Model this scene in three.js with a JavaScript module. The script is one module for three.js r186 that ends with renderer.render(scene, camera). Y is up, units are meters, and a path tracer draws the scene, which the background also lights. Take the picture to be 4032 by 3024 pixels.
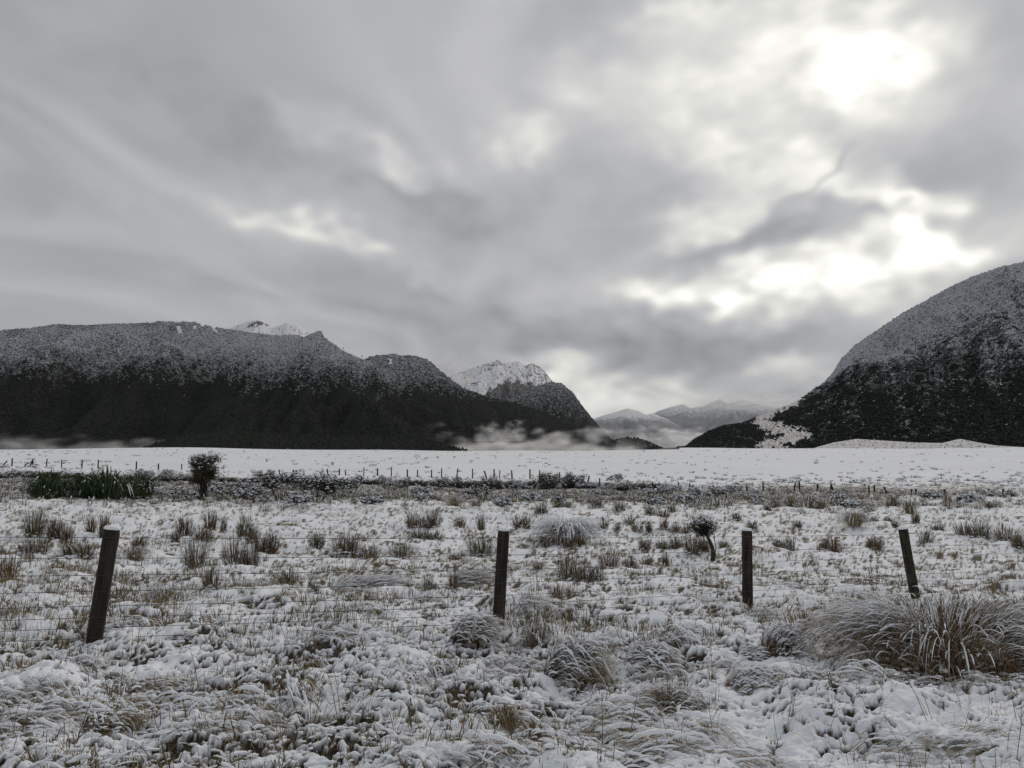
import * as THREE from 'three';
import { createNoise2D, createNoise3D } from 'simplex-noise';

// ---------- camera, sky, sun, exposure ----------
const scene = new THREE.Scene();
const EYE = 2.25;                                    // metres above the foot of the second fence post
const camera = new THREE.PerspectiveCamera(52.0, 4 / 3, 0.1, 250000);
camera.position.set(0, EYE, 0);
camera.rotation.x = THREE.MathUtils.degToRad(4.456);
const renderer = new THREE.WebGLRenderer({ antialias: true });
renderer.toneMapping = THREE.LinearToneMapping;
renderer.toneMappingExposure = 1.0;
renderer.shadowMap.enabled = true;

function rng(seed) { let s = seed | 0; return () => { s = (s + 0x6d2b79f5) | 0; let t = Math.imul(s ^ (s >>> 15), 1 | s); t = (t + Math.imul(t ^ (t >>> 7), 61 | t)) ^ t; return ((t ^ (t >>> 14)) >>> 0) / 4294967296; }; }
const N2 = createNoise2D(rng(11)), N2b = createNoise2D(rng(12)), N3 = createNoise3D(rng(13));
const DEG = Math.PI / 180, clamp = (x, a, b) => Math.min(b, Math.max(a, x)), lerp = (a, b, t) => a + (b - a) * t;
const sstep = (a, b, x) => { const t = clamp((x - a) / (b - a), 0, 1); return t * t * (3 - 2 * t); };

// sun behind the cloud, high on the right of the valley
const SUN_AZ = 24 * DEG, SUN_EL = 27 * DEG;
const sunDir = new THREE.Vector3(Math.sin(SUN_AZ) * Math.cos(SUN_EL), Math.sin(SUN_EL), -Math.cos(SUN_AZ) * Math.cos(SUN_EL));
const sun = new THREE.DirectionalLight(0xfff1de, 1.0);
sun.name = 'veiled_sun';
sun.position.copy(sunDir).multiplyScalar(400);
sun.castShadow = true;
sun.shadow.radius = 40;
sun.shadow.mapSize.set(4096, 4096);
Object.assign(sun.shadow.camera, { left: -120, right: 120, top: 120, bottom: -120, near: 1, far: 900 });
scene.add(sun, sun.target);

// overcast sky: a layer of stratus with thinner and thicker places [azimuth, elevation, half width, half height, slope, brightness] in degrees
const CLOUDS = [[25.5,24.3,2.64,2.64,0,0.29],[21.8,27.0,5.37,1.7,-10,0.15],[24.2,27.3,1.65,0.88,0,-0.2],[12.6,29.2,2.67,0.83,0,0.14],[17.3,24.1,5.08,1.79,-8,0.14],[5.7,25.0,2.82,1.57,-20,0.1],[1.2,21.4,1.77,1.29,0,0.13],[-8.4,20.3,3.36,0.9,-25,0.13],[-15.1,22.0,1.84,0.68,-32,0.06],[-15.1,15.1,3.32,0.63,-10,0.22],[-7.0,12.4,3.64,0.4,-15,0.05],[14.6,15.6,2.69,0.95,10,0.2],[16.6,19.7,3.69,1.17,-15,0.16],[20.6,18.4,1.35,2.4,-25,0.05],[21.6,11.3,7.0,1.58,8,0.33],[19.5,12.7,9.26,3.71,5,0.06],[16.4,10.2,1.91,0.7,0,0.15],[10.6,10.6,1.8,0.72,0,0.17],[27.1,14.8,1.99,0.74,-42,0.28],[24.1,16.4,2.64,0.53,-14,0.16],[6.8,2.6,4.67,1.33,-12,0.26],[2.8,5.9,1.85,0.61,-20,0.17],[7.9,4.4,3.66,0.87,-8,0.13],[20.1,5.4,1.4,0.68,0,0.17],[13.1,2.7,3.91,0.81,0,0.06],[28.6,11.9,1.69,1.13,0,0.14],[-6.0,17.6,10.76,1.24,-17,-0.075],[-18.2,19.3,4.88,0.91,-25,-0.03],[20.8,14.9,4.56,1.03,8,-0.13],[15.2,13.6,3.49,0.76,14,-0.1],[20.9,17.3,2.11,0.39,42,-0.1],[27.2,17.8,4.22,1.41,0,-0.05],[14.8,8.5,6.12,1.61,0,-0.09],[9.9,7.2,7.59,1.49,-4,-0.1],[-0.9,9.1,9.4,1.68,-8,-0.07],[9.3,15.9,2.92,1.62,-10,-0.07],[17.3,10.8,1.2,0.38,-10,-0.14],[31.7,12.6,2.16,2.97,0,-0.07],[32.8,24.8,1.51,1.77,0,-0.04],[-28.4,24.5,8.04,1.34,-8,-0.02],[-29.9,15.4,3.3,0.99,-8,-0.035],[-32.1,25.2,5.08,3.05,0,-0.02],[-22.2,10.0,2.73,0.55,0,0.015],[19.4,8.6,3.74,0.62,0,-0.05],[5.0,27.9,6.16,1.85,0,-0.04],[12.8,22.8,2.79,1.86,0,0.04]];
{
  const W = 2880, H = 1440, data = new Float32Array(W * H * 4);
  const along = 18 * DEG, ca = Math.cos(along), sa = Math.sin(along);
  const patches = CLOUDS.map(([a, e, sx, sy, rot, amp]) => [a, e, 1 / sx, 1 / sy, Math.cos(rot * DEG), Math.sin(rot * DEG), amp]);
  for (let row = 0; row < H; row++) {
    const el = ((row + 0.5) / H - 0.5) * Math.PI, y = Math.sin(el), cy = Math.cos(el), elD = el / DEG;
    for (let col = 0; col < W; col++) {
      const o = (row * W + col) * 4;
      data[o + 3] = 1;
      if (y < -0.01) { data[o] = 0.33; data[o + 1] = 0.34; data[o + 2] = 0.36; continue; }
      const a = ((col + 0.5) / W - 0.5) * 2 * Math.PI, x = Math.cos(a) * cy, z = Math.sin(a) * cy, k = 1 / (y + 0.16);
      const X = x * k, Z = z * k, p = X * ca + Z * sa, q = (-X * sa + Z * ca);                    // q runs along the wind
      const wx = 0.25 * N2(p * 1.1 + 3, q * 0.8), wz = 0.25 * N2(p * 1.1 - 7, q * 0.8 + 5);
      let n = N2b(p * 1.7 + wx * 2, q * 0.55 + wz) * 0.5 + N2b(p * 3.6 + wx * 3 + 9, q * 1.3 + wz * 2) * 0.27 + N2b(p * 8 + wx * 4, q * 3.4 + 4) * 0.09 + N2b(p * 17, q * 8 + 2) * 0.03;
      const near = Math.acos(clamp(x * sunDir.x + y * sunDir.y + z * sunDir.z, -1, 1)) / DEG;
      let B = 0.66 + 0.09 * Math.exp(-near * near / 900) + 0.02 * Math.exp(-near * near / 4000) + n * lerp(0.075, 0.095, Math.exp(-near * near / 900)) ;
      B += 0.045 * Math.exp(-elD * elD / 130) - 0.02 * sstep(14, 34, elD) * sstep(60, 25, elD) * sstep(20, 45, near);
      const az = Math.atan2(x, -z) / DEG;
      if (Math.abs(az) < 75 && elD < 62) {
        const da = 1.5 * N3(x * 9, y * 14, z * 9) + 0.7 * N3(x * 24, y * 34, z * 24) , de = 0.8 * N3(x * 9 + 7, y * 14, z * 9) + 0.45 * N3(x * 24, y * 34 + 5, z * 24);
        const grain = 1 + 0.4 * N3(x * 14 + 3, y * 22, z * 14) + 0.16 * N3(x * 36, y * 54, z * 36);
        for (const t of patches) {
          const u = az - t[0] + da, v = elD - t[1] + de, g = ((u * t[4] + v * t[5]) * t[2]) ** 2 + ((-u * t[5] + v * t[4]) * t[3]) ** 2;
          if (g < 12) B += t[6] * Math.exp(-g * 0.5) * grain;
        }
      }
      B = clamp(B, 0.5, 1.12);
      const L = Math.pow(B, 2.2), w = sstep(0.68, 0.95, B);
      data[o] = L * lerp(0.985, 1.02, w); data[o + 1] = L * lerp(0.995, 1.01, w); data[o + 2] = L * lerp(1.04, 0.95, w);
    }
  }
  const tex = new THREE.DataTexture(data, W, H, THREE.RGBAFormat, THREE.FloatType);
  tex.mapping = THREE.EquirectangularReflectionMapping;
  tex.magFilter = THREE.LinearFilter;
  tex.needsUpdate = true;
  scene.background = tex;
  scene.environment = tex;
}
// thin valley haze
scene.fog = new THREE.FogExp2(0xdde3ea, 8e-6);

// ---------- helpers ----------
const taken = new Map();
function numbered(name) { const n = taken.get(name) ?? 0; taken.set(name, n + 1); return n ? name + '_' + String(n).padStart(3, '0') : name; }
function tag(o, label, category, group, kind) { o.userData.label = label; if (category) o.userData.category = category; if (group) o.userData.group = group; if (kind) o.userData.kind = kind; return o; }
function add(o) { o.traverse((c) => { if (c.isMesh) { c.castShadow = c.receiveShadow = true; } }); scene.add(o); return o; }
const polar = (b, r) => [Math.sin(b * DEG) * r, -Math.cos(b * DEG) * r];
const MAT = {
  plain: new THREE.MeshStandardMaterial({ vertexColors: true, roughness: 0.95, side: THREE.DoubleSide, name: 'vertex_tinted' }),
  flat: new THREE.MeshStandardMaterial({ vertexColors: true, roughness: 1, flatShading: true, side: THREE.DoubleSide, name: 'foliage' }),
  snow: new THREE.MeshStandardMaterial({ color: new THREE.Color().setRGB(0.835, 0.875, 0.92), roughness: 0.85, side: THREE.DoubleSide, name: 'snow' }),
  wire: new THREE.MeshStandardMaterial({ color: new THREE.Color().setRGB(0.06, 0.06, 0.062), roughness: 0.6, metalness: 0.3, name: 'wire' }),
  mist: new THREE.MeshPhysicalMaterial({ color: new THREE.Color().setRGB(0.95, 0.96, 0.97), vertexColors: true, transparent: true, roughness: 1, transmission: 0.6, thickness: 0, specularIntensity: 0, side: THREE.DoubleSide, name: 'mist' }),
};
const C = { straw: [0.28, 0.21, 0.11], brown: [0.11, 0.07, 0.034], rust: [0.15, 0.068, 0.028], olive: [0.1, 0.095, 0.03], green: [0.035, 0.07, 0.022], dark: [0.03, 0.025, 0.017], bark: [0.035, 0.028, 0.022], snow: [0.835, 0.875, 0.92], pale: [0.42, 0.34, 0.2] };
const SHADED_SOIL = [0.02, 0.017, 0.013];                    // dark soil and dead grass, with the shade of the pits painted in
const mixc = (a, b, t) => [lerp(a[0], b[0], t), lerp(a[1], b[1], t), lerp(a[2], b[2], t)];

class Mesher {
  constructor() { this.p = []; this.c = []; this.i = []; }
  v(x, y, z, c) { this.p.push(x, y, z); this.c.push(c[0], c[1], c[2]); return this.p.length / 3 - 1; }
  tri(a, b, c) { this.i.push(a, b, c); }
  quad(a, b, c, d) { this.i.push(a, b, c, a, c, d); }
  geometry() {
    const g = new THREE.BufferGeometry();
    g.setAttribute('position', new THREE.Float32BufferAttribute(this.p, 3));
    g.setAttribute('color', new THREE.Float32BufferAttribute(this.c, 3));
    g.setIndex(this.i);
    g.computeVertexNormals();
    return g;
  }
  build(name, parent, mat = MAT.plain, kind) {
    const m = new THREE.Mesh(this.geometry(), mat); m.name = name;
    if (kind) m.userData.kind = kind;
    if (parent) parent.add(m);
    return m;
  }
  // a leaf blade along an arch: reach X, crest Hh at share ta of the reach
  blade(x, y, z, az, X, Hh, ta, w, ca, cb, segs = 4, floor = -1e9) {
    const sx = Math.sin(az), sz = Math.cos(az), ux = sz, uz = -sx; let L0, R0;
    for (let k = 0; k <= segs; k++) {
      const t = k / segs, yy = Math.max(floor, y + Hh * (2 * t / ta - t * t / (ta * ta))), ww = w * 0.5 * (1 - 0.92 * t * t), c = mixc(ca, cb, t);
      const px = x + sx * X * t, pz = z + sz * X * t;
      const L = this.v(px - ux * ww, yy, pz - uz * ww, c), R = this.v(px + ux * ww, yy, pz + uz * ww, c);
      if (k) this.quad(L0, R0, R, L);
      L0 = L; R0 = R;
    }
  }
  // snow lying on such an arch from t0 to t1
  coat(x, y, z, az, X, Hh, ta, rad, t0, t1, R, segs = 5, floor = -1e9) {
    const sx = Math.sin(az), sz = Math.cos(az), ux = sz, uz = -sx; let prev;
    for (let k = 0; k <= segs; k++) {
      const t = lerp(t0, t1, k / segs), yy = Math.max(floor, y + Hh * (2 * t / ta - t * t / (ta * ta))) - rad * 0.25, e = k === 0 || k === segs ? 0.25 : 0.75 + 0.5 * R(), r = rad * e;
      const px = x + sx * X * t, pz = z + sz * X * t, now = [];
      for (let j = 0; j < 4; j++) { const a = (j / 3) * Math.PI, d = Math.cos(a) * r; now.push(this.v(px + ux * d, yy + Math.sin(a) * r * 1.1, pz + uz * d, C.snow)); }
      if (prev) for (let j = 0; j < 3; j++) this.quad(prev[j], prev[j + 1], now[j + 1], now[j]);
      prev = now;
    }
  }
  lump(x, y, z, rx, ry, rz, R, c = C.snow, turn = 0) {
    const n = 6, top = this.v(x, y + ry, z, c), rings = [];
    const ct = Math.cos(turn), st = Math.sin(turn);
    for (const [h, s] of [[0.55, 0.8], [-0.05, 1], [-0.5, 0.62]]) {
      const ring = [];
      for (let j = 0; j < n; j++) { const a = (j / n) * 2 * Math.PI + h, e = s * (0.82 + 0.36 * R()), dx = Math.cos(a) * rx * e, dz = Math.sin(a) * rz * e; ring.push(this.v(x + dx * ct - dz * st, y + ry * h * (0.85 + 0.3 * R()), z + dx * st + dz * ct, c)); }
      rings.push(ring);
    }
    for (let j = 0; j < n; j++) {
      const k = (j + 1) % n;
      this.tri(top, rings[0][k], rings[0][j]);
      for (let q = 0; q < 2; q++) this.quad(rings[q][j], rings[q][k], rings[q + 1][k], rings[q + 1][j]);
    }
  }
  twig(a, b, r0, r1, c) {
    const d = new THREE.Vector3().subVectors(b, a).normalize(), u = new THREE.Vector3(Math.abs(d.y) > 0.9 ? 1 : 0, Math.abs(d.y) > 0.9 ? 0 : 1, 0).cross(d).normalize(), w = new THREE.Vector3().crossVectors(d, u);
    const A = [], B = [];
    for (let j = 0; j < 5; j++) {
      const t = (j / 5) * 2 * Math.PI, cx = Math.cos(t), sx = Math.sin(t);
      A.push(this.v(a.x + (u.x * cx + w.x * sx) * r0, a.y + (u.y * cx + w.y * sx) * r0, a.z + (u.z * cx + w.z * sx) * r0, c));
      B.push(this.v(b.x + (u.x * cx + w.x * sx) * r1, b.y + (u.y * cx + w.y * sx) * r1, b.z + (u.z * cx + w.z * sx) * r1, c));
    }
    for (let j = 0; j < 5; j++) this.quad(A[j], A[(j + 1) % 5], B[(j + 1) % 5], B[j]);
  }
}

// ---------- the lie of the land: heights (m) by bearing and distance from the roadside ----------
const RR = [2.5,4,5.5,7,9,12,16,22,32,45,60,75,88,95,96,100,112,140,200,300,400,450,600,900], BB = [-38.99,-32.97,-22.95,-11.21,0.0,12.41,24.0,32.97,39.74];
const HT = [[0.45,0.45,0.447,0.375,0.279,0.135,-0.059,-0.338,-0.502,-0.305,-0.606,-0.762,-0.804,-0.835,-0.247,-0.152,-0.051,0.105,0.282,0.493,0.705,-2,-16,-30],
[0.45,0.45,0.415,0.334,0.226,0.065,-0.154,-0.478,-0.698,-0.506,-0.832,-1.0,-1.045,-1.078,-0.445,-0.342,-0.233,-0.064,0.126,0.354,0.582,-2,-16,-30],
[0.45,0.45,0.369,0.275,0.151,-0.036,-0.291,-0.683,-0.959,-0.812,-1.218,-1.425,-1.546,-1.653,-1.102,-1.124,-1.002,-0.702,-0.317,0.523,1.128,-2,-16,-30],
[0.45,0.432,0.328,0.223,0.084,-0.124,-0.41,-0.845,-1.056,-0.967,-1.535,-2.014,-2.204,-2.351,-1.769,-1.78,-1.703,-1.464,-1.049,-0.532,-0.077,-2,-16,-30],
[0.45,0.415,0.304,0.193,0.045,-0.177,-0.481,-0.954,-1.165,-1.143,-1.742,-2.335,-2.766,-3.014,-1.969,-1.954,-1.887,-1.76,-1.497,-0.971,-0.507,-2,-16,-30],
[0.45,0.409,0.295,0.182,0.031,-0.195,-0.505,-0.992,-1.203,-1.204,-1.761,-2.345,-2.759,-2.98,-2.439,-2.479,-2.454,-2.19,-1.597,-0.802,-0.067,-0.067,0.5,0],
[0.45,0.416,0.305,0.194,0.047,-0.174,-0.477,-0.945,-1.147,-1.114,-1.626,-2.007,-2.284,-2.424,-2.361,-2.379,-2.38,-2.191,-1.349,-0.254,0.668,0.668,0.5,0],
[0.45,0.429,0.324,0.218,0.078,-0.133,-0.419,-0.837,-0.978,-0.842,-1.312,-1.702,-2.034,-2.197,-2.167,-2.164,-2.094,-1.83,-1.056,0.112,1.228,1.228,0.5,0],
[0.45,0.444,0.344,0.245,0.112,-0.088,-0.357,-0.726,-0.819,-0.586,-1.017,-1.374,-1.679,-1.828,-1.8,-1.797,-1.733,-1.491,-0.781,0.29,1.313,1.313,0.5,0]];
function macro(b, r) {
  b = clamp(b, BB[0], BB[BB.length - 1] - 1e-4);
  if (r > 70 && r < 125) r = clamp(r + sstep(70, 85, r) * (1 - sstep(110, 125, r)) * (2.6 * N2(b * 0.16, 4) + 1.3 * N2(b * 0.6, 9)), 70, 125);
  r = clamp(r, RR[0], RR[RR.length - 1] - 1e-4);
  let j = 0, i = 0;
  while (BB[j + 1] <= b) j++;
  while (RR[i + 1] <= r) i++;
  const u = sstep(BB[j], BB[j + 1], b), w = (r - RR[i]) / (RR[i + 1] - RR[i]);
  return lerp(lerp(HT[j][i], HT[j][i + 1], w), lerp(HT[j + 1][i], HT[j + 1][i + 1], w), u);
}
// share of the ground that snow covers, and the lie of hummocks
function hummock(x, z, r) { const f = 1 - sstep(60, 140, r); return f * (0.11 * N2(x * 0.33 + 5, z * 0.33) + 0.075 * N2b(x * 0.95, z * 0.95) + 0.03 * N2(x * 2.3, z * 2.3) * (1 - sstep(15, 45, r))) + 0.12 * N2(x * 0.05, z * 0.05) * sstep(20, 60, r) * (1 - sstep(200, 380, r)) + 0.3 * N2(x * 0.013 + 3, z * 0.013) * sstep(120, 250, r) * (1 - sstep(420, 470, r)); }
function groundY(x, z) { const r = Math.hypot(x, z), b = Math.atan2(x, -z) / DEG; return macro(b, r) + hummock(x, z, r); }
function bare(x, z, r, b) {                         // 0 snow carpet .. 1 open grass
  let v = 0.33 + 0.17 * N2b(x * 0.45 + 20, z * 0.45) + 0.13 * N2(x * 1.3 + 8, z * 1.3);
  v += 0.05 * sstep(4, 14, r) * (1 - sstep(24, 40, r)) + (0.1 + 0.05 * (1 - sstep(-6, 6, b))) * (1 - sstep(8, 12, r));
  v -= 0.1 * sstep(-4, 10, b) * (1 - sstep(6.5, 8.5, r));
  v += 0.25 * sstep(46, 54, r) * (1 - sstep(92, 97, r)) * (1 - sstep(20, 34, b));
  v -= 0.34 * sstep(97, 112, r);
  v += 0.2 * sstep(13, 18, b) * sstep(78, 86, r) * (1 - sstep(105, 130, r)) * (0.6 + 0.4 * N2(x * 0.1, z * 0.1));
  v += 0.5 * sstep(28, 33, b) * (1 - sstep(4.9, 5.5, r));
  return clamp(v, 0.03, 0.9);
}
{
  const rows = [];
  for (let r = 2.4; r < 4.3; r += 0.16) rows.push(r);
  for (let r = 4.3; r < 1000;) { rows.push(r); r += Math.min(0.00042 * r * r, 0.0112 * r, r > 90 && r < 99 ? 0.25 : 1e9); }
  const NC = 900, U = 1.02, nr = rows.length, P = new Float32Array(nr * (NC + 1) * 3), K = new Float32Array(nr * (NC + 1) * 3), idx = new Uint32Array((nr - 1) * NC * 6);
  let o = 0;
  for (let i = 0; i < nr; i++) for (let j = 0; j <= NC; j++, o += 3) {
    const r = rows[i], th = Math.atan((j / NC * 2 - 1) * U), b = th / DEG, x = Math.sin(th) * r, z = -Math.cos(th) * r;
    const s = Math.pow(Math.min(1, 9 / r), 0.4), ux = (x * 0.87 - z * 0.5) * s, uz = (x * 0.5 + z * 0.87) * s;           // tufts lie combed over by the wind
    const w = 0.35 * N2(ux * 1.7, uz * 1.7);
    const n = 0.3 * N2b(ux * 3.4 + w, uz * 4.6) + 0.4 * N2(ux * 8.5 + w, uz * 8.5) + 0.3 * N2b(ux * 19, uz * 17);
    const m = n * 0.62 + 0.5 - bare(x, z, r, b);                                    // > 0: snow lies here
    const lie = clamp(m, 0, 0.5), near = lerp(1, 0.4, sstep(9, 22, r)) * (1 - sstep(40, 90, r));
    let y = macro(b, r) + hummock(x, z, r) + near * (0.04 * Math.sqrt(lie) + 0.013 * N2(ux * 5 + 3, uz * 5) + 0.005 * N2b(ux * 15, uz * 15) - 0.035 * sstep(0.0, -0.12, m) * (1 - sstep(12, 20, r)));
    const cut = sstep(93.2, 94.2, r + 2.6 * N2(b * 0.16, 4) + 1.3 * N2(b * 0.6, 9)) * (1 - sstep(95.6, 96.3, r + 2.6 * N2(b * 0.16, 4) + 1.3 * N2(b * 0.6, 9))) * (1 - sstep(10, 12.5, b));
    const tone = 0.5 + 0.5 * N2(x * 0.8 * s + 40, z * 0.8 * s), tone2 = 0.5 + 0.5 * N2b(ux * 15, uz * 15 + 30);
    let g = tone < 0.55 ? mixc(SHADED_SOIL, C.brown, tone2 * 0.35) : tone < 0.68 ? mixc(SHADED_SOIL, C.straw, tone2 * tone2 * 0.4) : mixc(SHADED_SOIL, C.olive, tone2 * 0.4);  // gaps in the snow: shade of the grassy pits is in this colour
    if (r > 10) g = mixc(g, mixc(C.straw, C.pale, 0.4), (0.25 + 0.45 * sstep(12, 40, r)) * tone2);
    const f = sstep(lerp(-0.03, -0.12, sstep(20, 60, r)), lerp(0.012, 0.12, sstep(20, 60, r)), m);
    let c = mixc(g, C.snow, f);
    c = mixc(c, C.brown, 0.07 * sstep(95, 120, r) * (0.6 + 0.4 * N2(x * 0.02, z * 0.02)));                     // thin snow over the grazed terrace
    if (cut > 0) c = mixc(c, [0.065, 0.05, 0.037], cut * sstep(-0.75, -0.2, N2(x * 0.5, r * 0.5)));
    if (r > 430 && b < 12) c = mixc(c, [0.03, 0.034, 0.03], sstep(430, 470, r));
    if (r > 90 && r < 100 && b < 13) {                                           // turf lip overhanging the scoured bank
      const q = r + 2.6 * N2(b * 0.16, 4) + 1.3 * N2(b * 0.6, 9), push = (1 - sstep(9.5, 12.5, b)) * (1.1 * Math.exp(-(((q - 94.5) / 0.6) ** 2)) - 0.6 * Math.exp(-(((q - 96.0) / 0.6) ** 2)));
      P[o] = x * (1 + push / r); P[o + 1] = y; P[o + 2] = z * (1 + push / r);
    } else { P[o] = x; P[o + 1] = y; P[o + 2] = z; }
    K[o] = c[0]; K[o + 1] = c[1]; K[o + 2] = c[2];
  }
  o = 0;
  for (let i = 0; i < nr - 1; i++) for (let j = 0; j < NC; j++) { const a = i * (NC + 1) + j, d = a + NC + 1; idx[o++] = a; idx[o++] = a + 1; idx[o++] = d + 1; idx[o++] = a; idx[o++] = d + 1; idx[o++] = d; }
  const g = new THREE.BufferGeometry();
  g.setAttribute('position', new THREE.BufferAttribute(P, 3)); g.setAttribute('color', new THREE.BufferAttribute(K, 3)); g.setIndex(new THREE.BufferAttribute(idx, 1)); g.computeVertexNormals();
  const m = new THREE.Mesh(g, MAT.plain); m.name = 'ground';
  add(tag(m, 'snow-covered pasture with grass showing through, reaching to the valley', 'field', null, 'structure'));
  console.log('ground', nr, NC, P.length / 3);
  // the same land to the sides, behind and out to the horizon
  const M = new Mesher(), rr = [0.5, 2.4, 5, 10, 20, 40, 70, 96, 130, 250, 430, 600, 1000], A = 72, start = Math.atan(U) / DEG, span = 360 - 2 * start, ids = [];
  rr.forEach((r, i) => { ids.push([]); for (let j = 0; j <= A; j++) { const b = start + span * j / A, bb = b > 180 ? b - 360 : b, [x, z] = polar(bb, r); ids[i].push(M.v(x, lerp(macro(b > 180 ? -60 : 60, r), 0.2, Math.sin(Math.PI * j / A)) - 0.03, z, mixc(C.snow, C.straw, 0.25))); } });
  for (let i = 0; i < rr.length - 1; i++) for (let j = 0; j < A; j++) M.quad(ids[i][j], ids[i][j + 1], ids[i + 1][j + 1], ids[i + 1][j]);
  const far = [985, 2000, 5000, 12000, 30000, 90000], F = [];
  far.forEach((r, i) => { F.push([]); for (let j = 0; j <= 120; j++) { const b = -180 + 3 * j, [x, z] = polar(b, r); F[i].push(M.v(x, i === 0 ? macro(b, 899) - 0.5 : lerp(macro(b, 899), -30, sstep(1000, 2000, r)) - 1, z, b > -60 && b < 12 ? [0.03, 0.034, 0.03] : [0.5, 0.51, 0.53])); } });
  for (let i = 0; i < far.length - 1; i++) for (let j = 0; j < 120; j++) M.quad(F[i][j], F[i][j + 1], F[i + 1][j + 1], F[i + 1][j]);
  add(tag(M.build('valley_land'), 'open land around and beyond the snowy pasture', 'land', null, 'structure'));
}

// ---------- mountains: skylines as [bearing, elevation] in degrees, each ridge at its own distance ----------
const SIL = {
range:[[-39.82,6.32],[-35.57,6.77],[-33.27,7.05],[-31.82,7.27],[-30.34,7.62],[-28.79,7.68],[-26.93,7.93],[-24.73,8.11],[-24.31,8.29],[-23.31,8.26],[-22.16,8.33],[-21.57,8.2],[-20.67,8.03],[-19.77,7.95],[-18.55,7.82],[-16.7,7.67],[-15.44,7.79],[-14.17,7.41],[-12.22,6.32],[-10.25,5.36],[-6.92,3.74],[-3.57,2.08],[-0.2,0.4],[1.48,-0.54]],
spur:[[-24.45,-0.49],[-23.09,0.99],[-21.7,2.56],[-20.27,4.01],[-19.1,5.15],[-17.9,5.96],[-16.67,6.45],[-15.74,6.93],[-14.97,7.61],[-14.34,7.92],[-13.92,8.1],[-13.73,8.04],[-13.56,7.69],[-12.88,7.22],[-12.22,6.74],[-10.58,6.05],[-8.6,5.29],[-6.93,4.54],[-4.92,3.68],[-3.24,3.19],[-1.55,2.42],[-0.2,1.68],[1.48,0.74],[2.82,-0.13],[4.16,-0.53]],
hump:[[-13.49,5.63],[-11.56,5.84],[-10.42,6.29],[-9.6,6.5],[-8.61,6.59],[-7.62,6.47],[-6.95,6.45],[-5.94,6.12],[-5.27,5.43],[-4.59,4.93],[-3.58,4.16],[-1.89,3.59],[-0.2,3.16],[1.82,2.58],[3.83,1.81],[5.5,0.93],[6.82,0.17],[7.81,-0.46]],
snowpeaks:[[-21.54,7.42],[-20.37,7.8],[-19.78,8.08],[-18.88,8.47],[-18.27,8.69],[-17.65,8.5],[-17.08,8.24],[-16.65,8.35],[-16.09,8.57],[-15.4,8.47],[-14.82,8.07],[-13.86,7.84],[-12.88,7.35],[-12.07,6.98],[-11.25,6.6],[-10.26,6.23],[-8.27,5.39],[-6.93,4.74]],
center_back:[[-5.93,4.48],[-4.93,4.96],[-3.58,5.37],[-2.23,5.85],[-1.49,6.05],[-1.05,6.22],[-0.68,6.02],[-0.03,6.02],[0.47,6.12],[0.98,5.82],[1.42,5.99],[1.83,5.85],[2.33,5.45],[2.84,4.8],[3.51,4.16],[4.51,3.08],[5.17,1.91]],
center:[[-4.9,1.24],[-3.23,2.08],[-1.89,2.89],[-1.28,3.23],[-0.2,3.6],[0.78,3.9],[1.82,4.3],[2.84,4.6],[3.58,4.5],[4.35,3.89],[5.18,2.74],[5.84,1.9],[6.5,1.1],[7.16,0.43],[7.98,-0.1],[8.79,-0.53]],
low:[[-25.56,-0.42],[-24.96,-0.15],[-24.33,0.09],[-23.08,0.49],[-21.06,0.75],[-18.99,0.86],[-16.54,0.74],[-13.4,0.59],[-10.18,0.53],[-7.55,0.43],[-5.89,0.3],[-4.73,0.07],[-3.72,-0.3],[-2.88,-0.54]],
knoll:[[6.15,-0.47],[6.89,-0.0],[7.65,0.37],[8.31,0.46],[8.97,0.43],[9.78,0.16],[10.43,-0.13],[11.07,-0.46]],
far_a:[[4.17,1.24],[5.84,1.9],[6.51,2.13],[7.51,2.4],[8.34,2.66],[9.16,2.45],[9.65,2.18],[10.14,2.31],[11.11,1.88],[12.39,1.21],[13.66,0.55],[14.91,0.06]],
far_b:[[8.81,1.23],[9.81,2.05],[10.47,2.44],[11.28,2.7],[12.26,2.92],[12.74,2.65],[13.7,2.77],[14.82,3.28],[15.28,2.92],[16.22,3.16],[17.45,2.88],[19.27,2.44],[22.21,2.24],[26.4,1.86]],
right:[[11.88,-0.46],[12.37,-0.0],[13.02,0.59],[13.98,1.14],[14.94,1.52],[16.19,1.71],[17.13,2.15],[18.06,2.49],[19.28,2.98],[20.49,3.53],[21.69,4.16],[22.44,5.04],[22.89,5.8],[23.78,6.69],[25.22,7.65],[26.63,8.58],[28.0,9.28],[29.35,10.01],[30.66,10.54],[31.92,10.89],[33.44,11.13],[35.52,11.41],[38.17,11.58],[41.81,11.37]],
mounds:[[20.38,-0.38],[21.27,-0.06],[22.15,0.19],[23.58,0.43],[24.42,0.37],[25.8,0.27],[27.14,0.18],[28.59,0.15],[29.11,0.29],[29.55,0.41],[30.0,0.32],[30.62,0.17],[31.48,-0.0],[32.96,-0.11],[34.99,-0.16]]};
const CLEARING = [[19.88,3.03],[18.67,2.61],[17.75,2.21],[17.49,1.73],[18.18,1.21],[19.68,0.88],[20.47,0.63],[19.21,0.32],[17.69,-0.06]];
const along = (pts, b) => { if (b <= pts[0][0]) return pts[0][1]; for (let i = 1; i < pts.length; i++) if (b <= pts[i][0]) { const t = (b - pts[i - 1][0]) / (pts[i][0] - pts[i - 1][0]); return lerp(pts[i - 1][1], pts[i][1], t); } return pts[pts.length - 1][1]; };
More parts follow.
